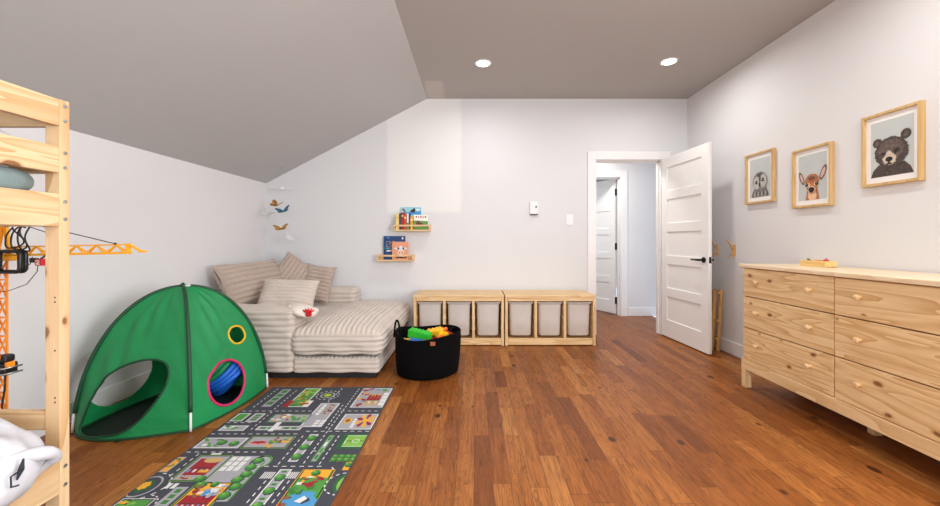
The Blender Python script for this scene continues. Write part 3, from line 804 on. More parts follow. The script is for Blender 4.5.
b = bm_new(); ribbed_box(b, -1.44, -.75, SY0+.014, SY1, .035, .172, .03, .036, .015); obj('seat_base', b, CORD, r)
b = bm_new(); ribbed_box(b, -1.46, -.715, SY0-.022, SY1, .174, .388, .075, .040, .019, puff=.075); obj('seat_cushion', b, CORD, r)
b = bm_new(); ribbed_box(b, -2.35, -1.425, SY0-.005, SY0+.30, .035, .555, .05, .047, .020, top_axis='y'); obj('armrest', b, CORD, r)
b = bm_new(); ribbed_box(b, -2.35, -1.29, SY1-.26, SY1+.005, .035, .575, .06, .047, .020, top_axis='y'); obj('armrest', b, CORD, r)
b = bm_new(); ribbed_box(b, -2.38, -2.12, SY0+.27, SY1-.24, .035, .60, .06, .047, .020, top_axis='y'); obj('backrest', b, CORD, r)
b = bm_new(); ribbed_box(b, -2.14, -1.40, SY0+.27, SY1-.24, .04, .40, .07, .045, .013); obj('inner_seat', b, CORD, r)

def pillow(name, label, cat, loc, rot, w, h, t, mat, pitch=.04, amp=.010, ax=0, group=None, n=128, pinch=.07, seed=0, wrinkle=0.0):
    bm = bm_new(); rs = random.Random(seed); ph = [rs.uniform(0, 6) for _ in range(6)]
    def fn(side):
        def g(u, v):
            a, c = 2*u-1, 2*v-1
            x = w/2*a*(1-pinch*(1-c*c)*abs(a)); y = h/2*c*(1-pinch*(1-a*a)*abs(c))
            e = max(0, (1-a**4))**.55*max(0, (1-c**4))**.55
            z = t/2*e
            if amp: z += amp*(rib((x if ax == 0 else y)+1, pitch)-.6)*min(1, e*2.2)
            if wrinkle: z += wrinkle*e**.3*(math.sin(9*a+3*c+ph[0])*math.sin(5*c+ph[1])+.6*math.sin(15*a-11*c+ph[2])+.4*math.sin(24*c+7*a+ph[3]))*min(1, e*3)
            z += .006*math.sin(5*a+ph[4])*math.sin(4*c+ph[5])
            return Vector((x, y, side*z))
        return g
    surf(bm, fn(1), n, n); surf(bm, lambda u, v: fn(-1)(1-u, v), n, n)
    bmesh.ops.remove_doubles(bm, verts=bm.verts[:], dist=.0008)
    o = obj(name, bm, mat, None)
    o.location = loc; o.rotation_euler = rot
    BASE[o.name] = (0, 0, 0)
    return tag(o, label, cat, group)
R_ = math.radians
def basis(xa, za):
    """Euler with local x along xa and local z close to za"""
    x = Vector(xa).normalized(); z = Vector(za); z = (z-x*z.dot(x)).normalized(); y = z.cross(x)
    return Matrix((x, y, z)).transposed().to_euler()
gp = 'corduroy cushions on the chaise'
pillow('cushion', 'wide corduroy cushion leaning along the low wall', 'cushion', (-2.13, 3.74, .685), basis((.20, 1, .03), (1, -.2, .50)), .78, .44, .22, CORD2, .050, .028, 1, gp, seed=1)
pillow('cushion', 'taupe corduroy cushion tilted on its corner in the room corner', 'cushion', (-1.90, 4.12, .66), basis((.72, .25, -.50), (.4, -1, .45)), .50, .46, .17, CORD2, .044, .022, 0, gp, seed=2)
pillow('cushion', 'corduroy cushion tucked behind the corner tilted one', 'cushion', (-1.69, 4.15, .635), basis((1, .05, -.16), (.15, -1, .35)), .32, .40, .14, CORD2, .040, .020, 1, gp, seed=3)
pillow('cushion', 'small pale corduroy cushion standing in front of the others', 'cushion', (-1.69, 3.50, .585), basis((1, .1, -.03), (.1, -1, .75)), .50, .34, .18, CORD, .036, .018, 1, gp, seed=4)
# white soft toy with red fringe on the armrest
PLUSH = plain('white_plush', (226, 216, 207), .95, var=.05, nscale=120, bmp=.6)
RED = plain('red_felt', (200, 24, 34), .8)
r = empty('plush_toy', (-1.37, 3.17, .44), 'white plush toy with red felt fingers lying beside the armrest', 'soft toy')
b = bm_new()
sphere(b, (-1.40, 3.17, .515), .10, .13, .045, u=24, v=16, rot=Euler((0, .35, 0)).to_matrix()); sphere(b, (-1.48, 3.2, .55), .06, .09, .02, u=20, v=14); sphere(b, (-1.36, 3.24, .50), .05, .06, .03)
obj('body', b, PLUSH, r)
b = bm_new()
for k in range(5):
    a = R_(150-30*k); tube(b, [(-1.318, 3.07, .50), (-1.318+.022*math.cos(a), 3.062, .518+.014*math.sin(a)), (-1.318+.052*math.cos(a), 3.068, .52+.034*math.sin(a))], [.012, .009, .004], 8)
sphere(b, (-1.318, 3.07, .502), .026, .016, .018)
o = obj('red_fingers', b, RED, r); o['label'] = 'red felt fingers'

# ------------------------------------------------------------------ fabric basket and building bricks
BX, BY = -.386, 3.225
def sq(qv, a):
    d = Vector((qv.x-BX, qv.y-BY, 0)); k = 1+.03*math.sin(2*a+.4)+.02*math.sin(3*a+1)*min(1, qv.z/.3)
    z = qv.z
    if z > .2: z += (.014*math.sin(2*a+PI*.5)-.008*math.cos(a*3))*(z-.2)/.14
    z += .0025*math.sin(a*9)*(1 if .03 < qv.z < .3 else 0)
    return Vector((BX+d.x*k, BY+d.y*k, z))
BLKF = plain('black_canvas', (6, 6, 7), .95, var=.25, nscale=240, bmp=.5)
BLKF.node_tree.nodes['Principled BSDF'].inputs['Specular IOR Level'].default_value = .12
r = empty('fabric_basket', (BX, BY, 0), 'round black fabric basket full of building bricks', 'basket')
b = bm_new()
lathe(b, [(.001, .002), (.23, .002), (.248, .012), (.255, .05), (.262, .12), (.266, .2), (.268, .27), (.266, .318), (.268, .332), (.263, .338), (.257, .334), (.254, .30), (.25, .17), (.24, .06), (.001, .05)], BX, BY, 64, squash=sq)
obj('body', b, BLKF, r)
for sx in (-1, 1):
    b = bm_new(); n = 14; pts = []
    for k in range(n+1):
        a = PI*k/n
        if sx < 0: pts.append((BX-.232-.036*math.cos(a), BY-.125+.06*math.cos(a), .300+.15*math.sin(a)))
        else: pts.append((BX+.245+.012*math.sin(a)-.07*math.sin(a), BY+.06-.09*math.cos(a), .318+.018*math.sin(a)))
    tube(b, pts, .008, 10); obj('handle', b, BLKF, r)
b = bm_new(); box(b, BX+.05, BX+.088, BY-.275, BY-.268, .285, .315, .002); o = obj('leather_tab', b, plain('tan_leather', (156, 84, 52), .6), r); o['label'] = 'tan leather tab'
BRICK = {}
def brick(nx, ny, h, rgb, cname, loc, rot, label):
    key = (nx, ny, h, cname); p = .032
    if key not in BRICK:
        b = bm_new(); box(b, -nx*p/2, nx*p/2, -ny*p/2, ny*p/2, 0, h, .0015)
        for i in range(nx):
            for j in range(ny): cyl(b, ((i+.5-nx/2)*p, (j+.5-ny/2)*p, h), ((i+.5-nx/2)*p, (j+.5-ny/2)*p, h+.008), .0095, seg=14)
        o = obj('toy_brick', b, plain('brick_'+cname, rgb, .3, var=.02)); BRICK[key] = o
    else:
        o = BRICK[key].copy(); COL.objects.link(o)
    o.location = loc; o.rotation_euler = rot
    tag(o, label, 'toy brick', 'building bricks in the basket')
G, Yl, Or, Bl, Rd, Lg = (52, 196, 54), (250, 196, 30), (240, 120, 24), (40, 110, 190), (200, 40, 36), (130, 200, 40)
BZ = .255
brick(6, 2, .062, G, 'green', (BX-.06, BY-.055, .288), (R_(8), R_(7), R_(-22)), 'long bright green toy brick topmost in the black basket')
brick(4, 2, .04, Yl, 'yellow', (BX+.055, BY+.07, .295), (R_(5), R_(-6), R_(20)), 'yellow toy brick behind the long green one')
brick(3, 2, .04, Or, 'orange', (BX+.105, BY+.13, .285), (R_(10), 0, R_(-10)), 'orange toy brick at the far side of the basket')
brick(3, 2, .04, Yl, 'yellow', (BX+.115, BY-.01, .285), (R_(-8), R_(14), R_(40)), 'yellow orange toy brick beside the green brick end')
brick(2, 2, .04, Or, 'orange', (BX+.12, BY-.085, .27), (R_(12), R_(-8), R_(15)), 'small orange toy brick near the leather tab')
brick(4, 2, .035, Bl, 'blue', (BX-.07, BY-.155, .262), (R_(10), R_(6), R_(-14)), 'blue toy brick at the front rim under the green brick')
brick(2, 2, .035, Rd, 'red', (BX+.01, BY-.17, .258), (0, R_(10), R_(25)), 'red toy brick at the front rim beside the blue one')
brick(3, 2, .035, Lg, 'lime', (BX+.10, BY-.15, .254), (R_(6), 0, R_(-30)), 'lime green toy brick under the leather tab side rim')
brick(2, 2, .035, Bl, 'blue', (BX+.165, BY-.07, .262), (R_(-10), R_(10), R_(10)), 'small blue toy brick on the door side of the basket')
brick(2, 2, .035, Rd, 'red', (BX+.17, BY+.05, .268), (R_(5), R_(-12), R_(35)), 'small red toy brick by the folded basket handle')
brick(3, 2, .035, Yl, 'yellow', (BX-.15, BY-.09, .25), (R_(5), R_(8), R_(50)), 'yellow toy brick near the upright basket handle')
brick(4, 2, .035, Bl, 'blue', (BX-.10, BY+.10, .25), (R_(5), R_(-6), R_(12)), 'blue toy brick behind the green one at far rim')
brick(4, 3, .04, Rd, 'red', (BX+.0, BY+.0, .23), (R_(-4), R_(4), R_(70)), 'red toy brick lowest, under the green and yellow bricks')
brick(3, 3, .04, Lg, 'lime', (BX-.02, BY+.16, .24), (0, R_(6), R_(30)), 'lime toy brick at the back rim')
b = bm_new(); lathe(b, [(.001, .24), (.2, .236), (.246, .225)], BX, BY, 40)
for v in b.verts: v.co.z += .008*math.sin(v.co.x*60)*math.cos(v.co.y*55)
tag(obj('toy_brick_heap', b, fur('mixed_bricks', (180, 60, 40), (40, 90, 160), 30), None, (BX, BY, .23)), 'mixed small bricks filling the black basket beneath', 'toy bricks', kind='stuff')

# ------------------------------------------------------------------ road rug
UX, VY = -1.485, 2.85
RW, RL = .895, 1.95
RM = [plain('rug_'+n, c, .95, var=.10, nscale=220) for n, c in (('slate', (62, 64, 74)), ('grey', (158, 158, 164)), ('white', (216, 216, 214)), ('green', (76, 146, 62)), ('darkgreen', (38, 92, 52)),
      ('yellow', (226, 164, 46)), ('red', (150, 32, 42)), ('blue', (74, 146, 196)), ('brown', (134, 96, 62)), ('lime', (124, 176, 70)), ('pink', (206, 130, 130)), ('edge', (46, 48, 52)), ('tan', (196, 160, 100)), ('midgreen', (56, 120, 56)))]
SLT, GRY, WHT, GRN, DGR, YEL, RED_, BLU, BRN, LIM, PNK, EDG, TAN, MGR = range(14)
rb = bm_new()
box(rb, UX, UX+RW, VY-RL, VY, .0005, .0075, .001, 0)
LAY = [0]
def RP(u, v, l): return (UX+u, VY-v, .0076+.00012*l)
def rpoly(pts, mi, l):
    pts = [(min(RW-.004, max(.004, u)), min(RL-.004, max(.004, v))) for u, v in pts]
    vs = [RP(u, v, l) for u, v in pts]
    a = sum(vs[i][0]*vs[(i+1) % len(vs)][1]-vs[(i+1) % len(vs)][0]*vs[i][1] for i in range(len(vs)))
    if a < 0: vs = vs[::-1]
    if abs(a) > 1e-6: poly_fan(rb, vs, mi)
def rrect_(u0, v0, u1, v1, mi, l=1): rpoly([(u0, v0), (u1, v0), (u1, v1), (u0, v1)], mi, l)
def rell(u, v, ru, rv, mi, l, n=20, wob=0.0):
    ph = random.uniform(0, 6)
    rpoly([(u+ru*math.cos(2*PI*k/n)*(1+wob*math.sin(k*3+ph)), v+rv*math.sin(2*PI*k/n)*(1+wob*math.sin(k*2.3+ph))) for k in range(n)], mi, l)
def dash(u0, v0, u1, v1, mi=WHT, w=.0055, on=.022, off=.02):
    L = math.hypot(u1-u0, v1-v0); n = max(1, int(L/(on+off))); du, dv = (u1-u0)/L, (v1-v0)/L
    for k in range(n):
        a = k*(on+off)+off/2; c = a+on
        p, q_ = (u0+du*a, v0+dv*a), (u0+du*c, v0+dv*c); nx, ny = -dv*w/2, du*w/2
        rpoly([(p[0]+nx, p[1]+ny), (p[0]-nx, p[1]-ny), (q_[0]-nx, q_[1]-ny), (q_[0]+nx, q_[1]+ny)], mi, 3)
def arcdash(u, v, r_, a0, a1, n, mi=WHT, w=.006):
    for k in range(n):
        p, q_ = a0+(a1-a0)*(k+.15)/n, a0+(a1-a0)*(k+.65)/n
        rpoly([(u+(r_-w/2)*math.cos(p), v+(r_-w/2)*math.sin(p)), (u+(r_+w/2)*math.cos(p), v+(r_+w/2)*math.sin(p)), (u+(r_+w/2)*math.cos(q_), v+(r_+w/2)*math.sin(q_)), (u+(r_-w/2)*math.cos(q_), v+(r_-w/2)*math.sin(q_))], mi, 3)
def tree(u, v, r_=.024):
    rell(u+.004, v+.005, r_*1.05, r_*1.05, EDG, 4, wob=.1); rell(u, v, r_, r_, MGR, 5, wob=.1); rell(u-.004, v-.005, r_*.66, r_*.66, GRN, 6, wob=.12); rell(u-.008, v-.009, r_*.3, r_*.3, LIM, 7)
def island(u0, v0, u1, v1, fill=GRY, edge=WHT):
    rrect_(u0-.006, v0-.006, u1+.006, v1+.006, edge, 2); rrect_(u0, v0, u1, v1, fill, 3)
def parking(u0, v0, u1, v1, nu, nv):
    for i in range(nu):
        for j in range(nv):
            a, c = (u1-u0)/nu, (v1-v0)/nv
            rrect_(u0+a*i+.004, v0+c*j+.004, u0+a*(i+1)-.004, v0+c*(j+1)-.004, WHT, 4)
def clutter(u0, v0, u1, v1, n, cols, seed, smin=.008, smax=.022):
    q_ = random.Random(seed)
    for k in range(n):
        a, c = q_.uniform(u0, u1), q_.uniform(v0, v1); s, t = q_.uniform(smin, smax), q_.uniform(smin, smax)
        mi = q_.choice(cols)
        if q_.random() < .5: rell(a, c, s*.8, t*.8, mi, 6+k % 9, 10, .15)
        else:
            an = q_.choice((0, .3, -.3, .8)); ca, sa = math.cos(an), math.sin(an)
            rpoly([(a+x*ca-y*sa, c+x*sa+y*ca) for x, y in ((-s, -t/2), (s, -t/2), (s, t/2), (-s, t/2))], mi, 6+k % 9)
def house(u0, v0, u1, v1, roof=RED_, base=TAN, steps=4):
    rrect_(u0, v0, u1, v1, base, 4)
    for k in range(steps):
        a = u0+(u1-u0)*k/steps; c = u0+(u1-u0)*(k+1)/steps
        rpoly([(a, v0+(v1-v0)*.55), (a+(c-a)*.2, v0+(v1-v0)*(.05+.1*(k % 2))), (c, v0+(v1-v0)*.12), (c, v0+(v1-v0)*.6)], roof, 6)
        rrect_(a+.004, v0+(v1-v0)*.66, a+(c-a)*.55, v0+(v1-v0)*.84, WHT if k % 2 else BLU, 7)
    rrect_(u0, v0+(v1-v0)*.57, u1, v0+(v1-v0)*.61, EDG, 7)
def block(u0, v0, u1, v1, fill=GRY, edge=GRN):
    rrect_(u0-.010, v0-.010, u1+.010, v1+.010, edge, 1); rrect_(u0-.006, v0-.006, u1+.006, v1+.006, WHT if edge == GRY else EDG, 2); rrect_(u0, v0, u1, v1, fill, 3)
# road centre lines
for a in [(.0, .60+.09, .52, .69), (.52, .66, .9, .66), (.0, .40, .5, .40), (.0, .875, .45, .875), (.3, 1.0, .78, 1.0), (.63, .40, .9, .40), (.64, .865, .76, .865), (0, .555, .2, .555)]: dash(*a)
for a in [(.535, .70, .535, 1.0), (.645, .02, .655, 1.0), (.735, .70, .735, 1.0), (.62, .30, .63, .66), (.205, .40, .205, .66), (.05, .02, .05, .36), (.2, .05, .2, .40), (.085, .88, .085, 1.12), (.545, 1.1, .545, 1.9), (.65, 1.1, .65, 1.9), (.36, .02, .37, .12), (.52, .02, .50, .3)]: dash(*a)
arcdash(.46, .15, .075, 0, 2*PI, 14); rell(.46, .15, .05, .05, GRY, 2); rell(.46, .15, .04, .04, DGR, 3); rell(.46, .15, .026, .026, LIM, 4); rell(.46, .15, .014, .016, YEL, 5)
# far blocks
block(.26, .03, .36, .33, GRN, GRY); rrect_(.27, .04, .36, .14, LIM, 4); clutter(.27, .04, .35, .20, 12, [YEL, DGR, MGR, LIM, BRN], 3); clutter(.27, .18, .37, .32, 14, [RED_, TAN, BRN, YEL, DGR], 4)
rrect_(.23, .24, .27, .34, RED_, 5); rrect_(.36, .24, .40, .34, WHT, 4)
island(.10, .05, .15, .33, GRY, GRY); [rrect_(.105, .06+.065*k, .145, .11+.065*k, MGR, 4) for k in range(4)]
block(.685, .03, .88, .34, GRY, GRY); house(.75, .13, .84, .31, RED_, TAN, 4); clutter(.69, .04, .74, .15, 8, [YEL, RED_, BRN, GRN], 5); clutter(.69, .2, .74, .33, 7, [RED_, BLU, YEL, BRN], 6); parking(.845, .1, .885, .32, 1, 4); rell(.84, .06, .018, .02, GRN, 5); rell(.79, .05, .012, .012, plain and BLU, 5)
block(.69, .45, .885, .63, GRY, GRY)
for k in range(9):
    a = 2*PI*k/9; rpoly([(.83, .53), (.83+.05*math.cos(a-.25), .53+.075*math.sin(a-.25)), (.83+.062*math.cos(a), .53+.09*math.sin(a)), (.83+.05*math.cos(a+.25), .53+.075*math.sin(a+.25))], RED_ if k % 2 else YEL, 5)
rell(.83, .53, .018, .022, YEL, 7); rell(.725, .53, .024, .035, YEL, 5); rell(.725, .53, .014, .022, BRN, 6); parking(.755, .5, .785, .62, 1, 4)
block(.475, .29, .585, .60, GRY, GRY); clutter(.53, .28, .59, .48, 18, [YEL, BRN, RED_, TAN, EDG], 7, .006, .014); parking(.49, .30, .52, .46, 1, 4); parking(.53, .52, .60, .61, 2, 3)
block(.25, .45, .47, .545, GRY, GRN); clutter(.26, .45, .36, .53, 14, [YEL, RED_, BRN, WHT, TAN], 8); clutter(.37, .48, .47, .53, 8, [GRN, LIM, MGR], 9)
island(.235, .605, .48, .64, GRY, WHT); [rrect_(.25+.045*k, .612, .28+.045*k, .633, MGR if k != 2 else WHT, 4) for k in range(5)]
rrect_(.31, .55, .34, .66, WHT, 5)
island(.12, .44, .175, .54, GRY, WHT); [rrect_(.13, .45+.028*k, .165, .47+.028*k, MGR, 4) for k in range(3)]
block(.02, .44, .08, .53, GRN, GRY); block(.03, .60, .16, .645, GRY, GRY); clutter(.04, .6, .15, .64, 7, [GRN, MGR, WHT], 10)
# middle band
block(.27, .725, .49, .83, GRY, LIM); rell(.33, .785, .05, .02, PNK, 4, wob=.2); rell(.33, .78, .04, .012, RED_, 5, wob=.3); clutter(.38, .73, .48, .82, 16, [YEL, RED_, TAN, BRN, GRN], 11)
block(.02, .74, .24, .83, GRY, GRY); tree(.2, .79); tree(.13, .78); clutter(.03, .75, .12, .82, 7, [GRN, MGR, WHT], 12)
island(.575, .70, .61, .955, GRY, WHT); [tree(.592, .735+.09*k, .026) for k in range(3)]
island(.685, .71, .705, .955, GRY, GRN); [rrect_(.688, .72+.06*k, .702, .76+.06*k, [MGR, WHT, GRN, MGR][k], 5) for k in range(4)]
rrect_(.76, .69, .905, .845, DGR, 2); rrect_(.785, .705, .905, .825, LIM, 3)
for a in [(.785, .765, .9, .765)]: dash(*a, on=.3, off=.001)
rell(.845, .765, .02, .02, WHT, 4); rell(.845, .765, .016, .016, LIM, 5); rrect_(.788, .735, .792, .795, WHT, 5); rrect_(.785, .708, .895, .712, WHT, 4); rrect_(.785, .818, .895, .822, WHT, 4)
rrect_(.775, .905, .89, .96, YEL, 2); rrect_(.86, .95, .89, 1.03, YEL, 2); [tree(.79+.033*(k % 4), .915+.03*(k//4), .017) for k in range(8)]; tree(.875, .985, .017)
rrect_(.15, .885, .20, .90, WHT, 4)
# lower band
block(.115, .915, .262, 1.105, GRY, LIM); house(.13, .935, .24, 1.07, RED_, RED_, 4); rell(.20, .95, .045, .022, TAN, 8); rrect_(.19, 1.03, .235, 1.05, YEL, 8); clutter(.13, 1.06, .19, 1.1, 8, [BRN, RED_, TAN], 13, .006, .012); tree(.235, 1.095)
parking(.275, .915, .375, 1.04, 3, 3); rrect_(.272, .912, .46, 1.25, GRY, 1); rell(.44, .96, .05, .055, GRN, 1); rell(.44, .965, .042, .048, GRY, 2)
rrect_(.31, 1.05, .40, 1.25, GRY, 2)
for k, (u, v) in enumerate(((.42, .95), (.415, 1.005), (.425, 1.06), (.41, 1.10), (.43, 1.15), (.42, 1.21))): tree(u, v, .025)
rrect_(.455, .96, .463, 1.25, GRN, 3); parking(.33, 1.13, .385, 1.25, 1, 4)
island(.01, .925, .04, 1.04, YEL, GRY); clutter(.012, .93, .038, 1.03, 8, [YEL, MGR, BRN, GRN], 14, .006, .012)
rell(.03, 1.15, .062, .075, GRY, 1); rell(.03, 1.15, .054, .066, SLT, 2); arcdash(.03, 1.15, .095, -PI/2, PI/2, 8); rell(.03, 1.15, .035, .043, DGR, 3, wob=.1); rell(.025, 1.145, .022, .028, YEL, 4, wob=.2)
parking(.12, 1.125, .175, 1.17, 2, 1); arcdash(.11, 1.27, .06, -PI/2, 0, 4)
block(.255, 1.13, .40, 1.30, YEL, LIM); tree(.27, 1.14); tree(.33, 1.135, .017); clutter(.27, 1.15, .39, 1.22, 16, [BLU, GRY, TAN, BRN, WHT, RED_], 15); house(.26, 1.21, .39, 1.30, RED_, RED_, 6)
island(.18, 1.16, .225, 1.30, GRY, GRY); [rrect_(.19, 1.17+.035*k, .215, 1.195+.035*k, MGR, 4) for k in range(4)]
block(.02, 1.24, .14, 1.42, GRN, WHT); clutter(.03, 1.25, .13, 1.4, 14, [DGR, LIM, MGR, YEL], 16)
for k in range(6): rrect_(.505+.0095*k, 1.045, .5105+.0095*k, 1.095, WHT, 4)
for k in range(5): rrect_(.625+.0095*k, 1.045, .6305+.0095*k, 1.095, WHT, 4)
island(.572, 1.03, .618, 1.9, GRY, WHT)
for k in range(9): tree(.595, 1.085+.095*k, .024); rrect_(.583, 1.035+.095*k, .607, 1.05+.095*k, MGR, 4)
# park with a pond
block(.685, 1.035, .82, 1.36, GRN, YEL); rrect_(.685, 1.03, .815, 1.09, YEL, 4); tree(.745, 1.05, .02); clutter(.70, 1.08, .80, 1.15, 12, [RED_, YEL, WHT, BRN, RED_], 17, .008, .018)
rrect_(.80, 1.10, .83, 1.40, LIM, 2); rell(.755, 1.14, .018, .02, RED_, 16); clutter(.69, 1.15, .77, 1.20, 14, [DGR, MGR, GRN], 18, .014, .026)
rell(.755, 1.265, .07, .085, BLU, 5, wob=.12); rpoly([(.735, 1.25), (.765, 1.215), (.785, 1.235), (.765, 1.262)], WHT, 16); rpoly([(.755, 1.255), (.79, 1.228), (.80, 1.245), (.775, 1.266)], EDG, 15)
clutter(.69, 1.21, .72, 1.34, 8, [RED_, DGR, YEL, BRN], 19, .012, .02); tree(.80, 1.33, .02)
rell(.905, 1.13, .045, .075, DGR, 2); rell(.905, 1.13, .03, .055, LIM, 3); arcdash(.9, 1.13, .078, PI/2, 3*PI/2, 8); dash(.80, 1.0, .83, 1.04)
# nearest end, below the picture
block(.05, 1.50, .42, 1.85, GRY, LIM); house(.08, 1.53, .25, 1.66, RED_, TAN, 5); house(.28, 1.7, .4, 1.83, YEL, BRN, 4); [tree(.1+.06*k, 1.78) for k in range(3)]
block(.69, 1.5, .86, 1.85, GRY, GRN); house(.71, 1.55, .84, 1.68, RED_, TAN, 4); [tree(.72+.05*k, 1.78) for k in range(3)]
# bound edge
for u0, v0, u1, v1 in ((0, 0, RW, .012), (0, RL-.012, RW, RL), (0, 0, .012, RL), (RW-.012, 0, RW, RL)): pass
tag(obj('road_rug', rb, RM, None, (UX+RW/2, VY-RL/2, 0)), 'play rug printed with grey roads, buildings and trees', 'rug')
bpy.data.objects['road_rug'].rotation_euler = (0, 0, 0)

# ------------------------------------------------------------------ play tent
TC = Vector((-1.905, 2.52, 0)); TP = dict(L=Vector((-2.27, 2.19, 0)), F=Vector((-1.62, 2.20, 0)), R=Vector((-1.54, 2.85, 0)), B=Vector((-2.19, 2.84, 0)))
TH = .795
def pole_pt(k, th, out=0.0):
    rr = max(0, math.cos(th))**.95; hh = TH*max(0, math.sin(th))**1.06
    p = TC+(TP[k]-TC)*rr*(1+out); return Vector((p.x, p.y, hh))
def cloth(name, rgb):
    m, nt, bb = newmat(name); v = objcoord(nt); nz = noise(nt, v, 5, 4, .5, .8); n2 = noise(nt, v, 500, 2)
    c = lin(rgb)
    nt.links.new(ramp(nt, nz.outputs[0], [(.3, tuple(x*.85 for x in c[:3])+(1,)), (.7, c)]), bb.inputs['Base Color'])
    bb.inputs['Roughness'].default_value = .5
    bump(nt, bb, nz.outputs[0], .6, .03)
    tr = node(nt, 'ShaderNodeBsdfTranslucent'); tr.inputs[0].default_value = c
    mx = node(nt, 'ShaderNodeMixShader'); mx.inputs[0].default_value = .12
    nt.links.new(bb.outputs[0], mx.inputs[1]); nt.links.new(tr.outputs[0], mx.inputs[2])
    nt.links.new(mx.outputs[0], nt.nodes['Material Output'].inputs[0])
    return m
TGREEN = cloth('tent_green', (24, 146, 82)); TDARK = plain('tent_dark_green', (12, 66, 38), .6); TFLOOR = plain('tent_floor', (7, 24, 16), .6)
r = empty('play_tent', (TC.x, TC.y, 0), 'green dome play tent with cut out openings', 'play tent')
def panel(a, c, holes, bulge=.03, skew=0.0, nu=72, nv=72):
    """ruled cloth between two poles; holes are outlines in (distance along the base, height)"""
    D = (TP[c]-TP[a]); D.normalize()
    bm = bm_new(); g = []
    def raw(u, t):
        th = t*PI/2*.985
        p = pole_pt(a, th)*(1-u)+pole_pt(c, th)*u
        mid = (TP[a]+TP[c])/2-TC; mid.normalize()
        sag = 4*u*(1-u)*(.018*math.sin(PI*t)) + .004*math.sin(u*17+t*9)*math.sin(t*13+u*4)*math.sin(PI*t)
        out = mid*bulge*4*u*(1-u)*(1-t)**2.5*(1+skew*(.5-u))
        wr = .006*math.sin(38*(u*.8+t*.6)+3*math.sin(5*t))*math.sin(PI*t)**.7*math.sin(PI*u)*(.5+.5*math.sin(7*u-4*t+1))
        return p-mid*(sag+wr)+out
    def qz(p): return ((p-TP[a]).dot(D), p.z)
    def inside(q_, poly):
        x, y = q_; s = False; n = len(poly)
        for i in range(n):
            (x0, y0), (x1, y1) = poly[i], poly[i-1]
            if (y0 > y) != (y1 > y) and x < (x1-x0)*(y-y0)/(y1-y0)+x0: s = not s
        return s
    g = [[raw(i/nu, j/nv) for j in range(nv+1)] for i in range(nu+1)]
    vs = {}
    def gv(i, j):
        if (i, j) not in vs: vs[i, j] = bm.verts.new(g[i][j])
        return vs[i, j]
    cut = [[any(inside(qz((g[i][j]+g[i+1][j+1])/2), h) for h in holes) for j in range(nv)] for i in range(nu)]
    for i in range(nu):
        for j in range(nv):
            if cut[i][j]: continue
            f = bm.faces.new((gv(i, j), gv(i+1, j), gv(i+1, j+1), gv(i, j+1))); f.smooth = True
    # settle the cut edge onto the outline
    pl = [(gg, h) for h in holes for gg in [h]]
    for v in bm.verts:
        if v.is_boundary:
            q_ = qz(v.co); best = None
            for h in holes:
                for i in range(len(h)):
                    p0, p1 = Vector(h[i-1]), Vector(h[i]); d = p1-p0; t = max(0, min(1, (Vector(q_)-p0).dot(d)/max(1e-9, d.length_squared)))
                    e = p0+d*t; dd = (Vector(q_)-e).length
                    if best is None or dd < best[0]: best = (dd, e)
            if best and best[0] < .016 and .002 < v.co.z < TH*.9:
                v.co += D*(best[1].x-q_[0]); v.co.z = best[1].y
    obj('panel', bm, TGREEN, r)
    # outline back in space for the trim
    out = []
    for h in holes:
        ring = []
        for q_ in h:
            bst = min(((Vector(qz(g[i][j]))-Vector(q_)).length, i, j) for i in range(0, nu+1) for j in range(0, nv+1))
            p = g[bst[1]][bst[2]]; w = qz(p); p = p+D*(q_[0]-w[0]); p = Vector((p.x, p.y, q_[1])); ring.append(p)
        out.append(ring)
    return out
def smooth_loop(pts, n=6):
    out = []; m = len(pts)
    for i in range(m):
        p0, p1, p2, p3 = (Vector(pts[(i+k-1) % m]) for k in range(4))
        for k in range(n):
            t = k/n; out.append(tuple(.5*((2*p1)+(p2-p0)*t+(2*p0-5*p1+4*p2-p3)*t*t+(3*p1-p0-3*p2+p3)*t**3)))
    return out
leaf = smooth_loop([(.085, .035), (.105, .15), (.150, .275), (.225, .355), (.349, .40), (.463, .392), (.512, .338), (.497, .23), (.415, .10), (.325, .035), (.19, .02)])
circ = lambda q0, z0, ru, rz, n=28: [(q0+ru*math.cos(2*PI*k/n), z0+rz*math.sin(2*PI*k/n)) for k in range(n)]
lp = panel('L', 'F', [leaf], .10, .8)
wp = panel('F', 'R', [circ(.272, .185, .148, .135), circ(.437, .447, .068, .058)], .045)
panel('R', 'B', [])
panel('B', 'L', [circ(.40, .23, .20, .17)])
b = bm_new(); tube(b, lp[0], .006, 8, closed=True); o = obj('opening_trim', b, TDARK, r)
b = bm_new(); tube(b, wp[0], .008, 8, closed=True); o = obj('window_trim', b, plain('pink_binding', (196, 36, 96), .6), r); o['label'] = 'pink binding of the large round window'
b = bm_new(); tube(b, wp[1], .007, 8, closed=True); o = obj('window_trim', b, plain('yellow_binding', (222, 180, 32), .6), r); o['label'] = 'yellow binding of the small round window'
EDGES = {}
def base_edge(a, c, bulge, skew, n=16):
    mid = (TP[a]+TP[c])/2-TC; mid.normalize()
    return [TP[a].lerp(TP[c], i/n)+mid*bulge*4*(i/n)*(1-i/n)*(1+skew*(.5-i/n)) for i in range(n)]
rim = base_edge('L', 'F', .10, .8)+base_edge('F', 'R', .045, 0)+base_edge('R', 'B', .03, 0)+base_edge('B', 'L', .03, 0)
b = bm_new(); prism(b, [p+Vector((0, 0, .002)) for p in rim], (0, 0, .004)); obj('groundsheet', b, TFLOOR, r)
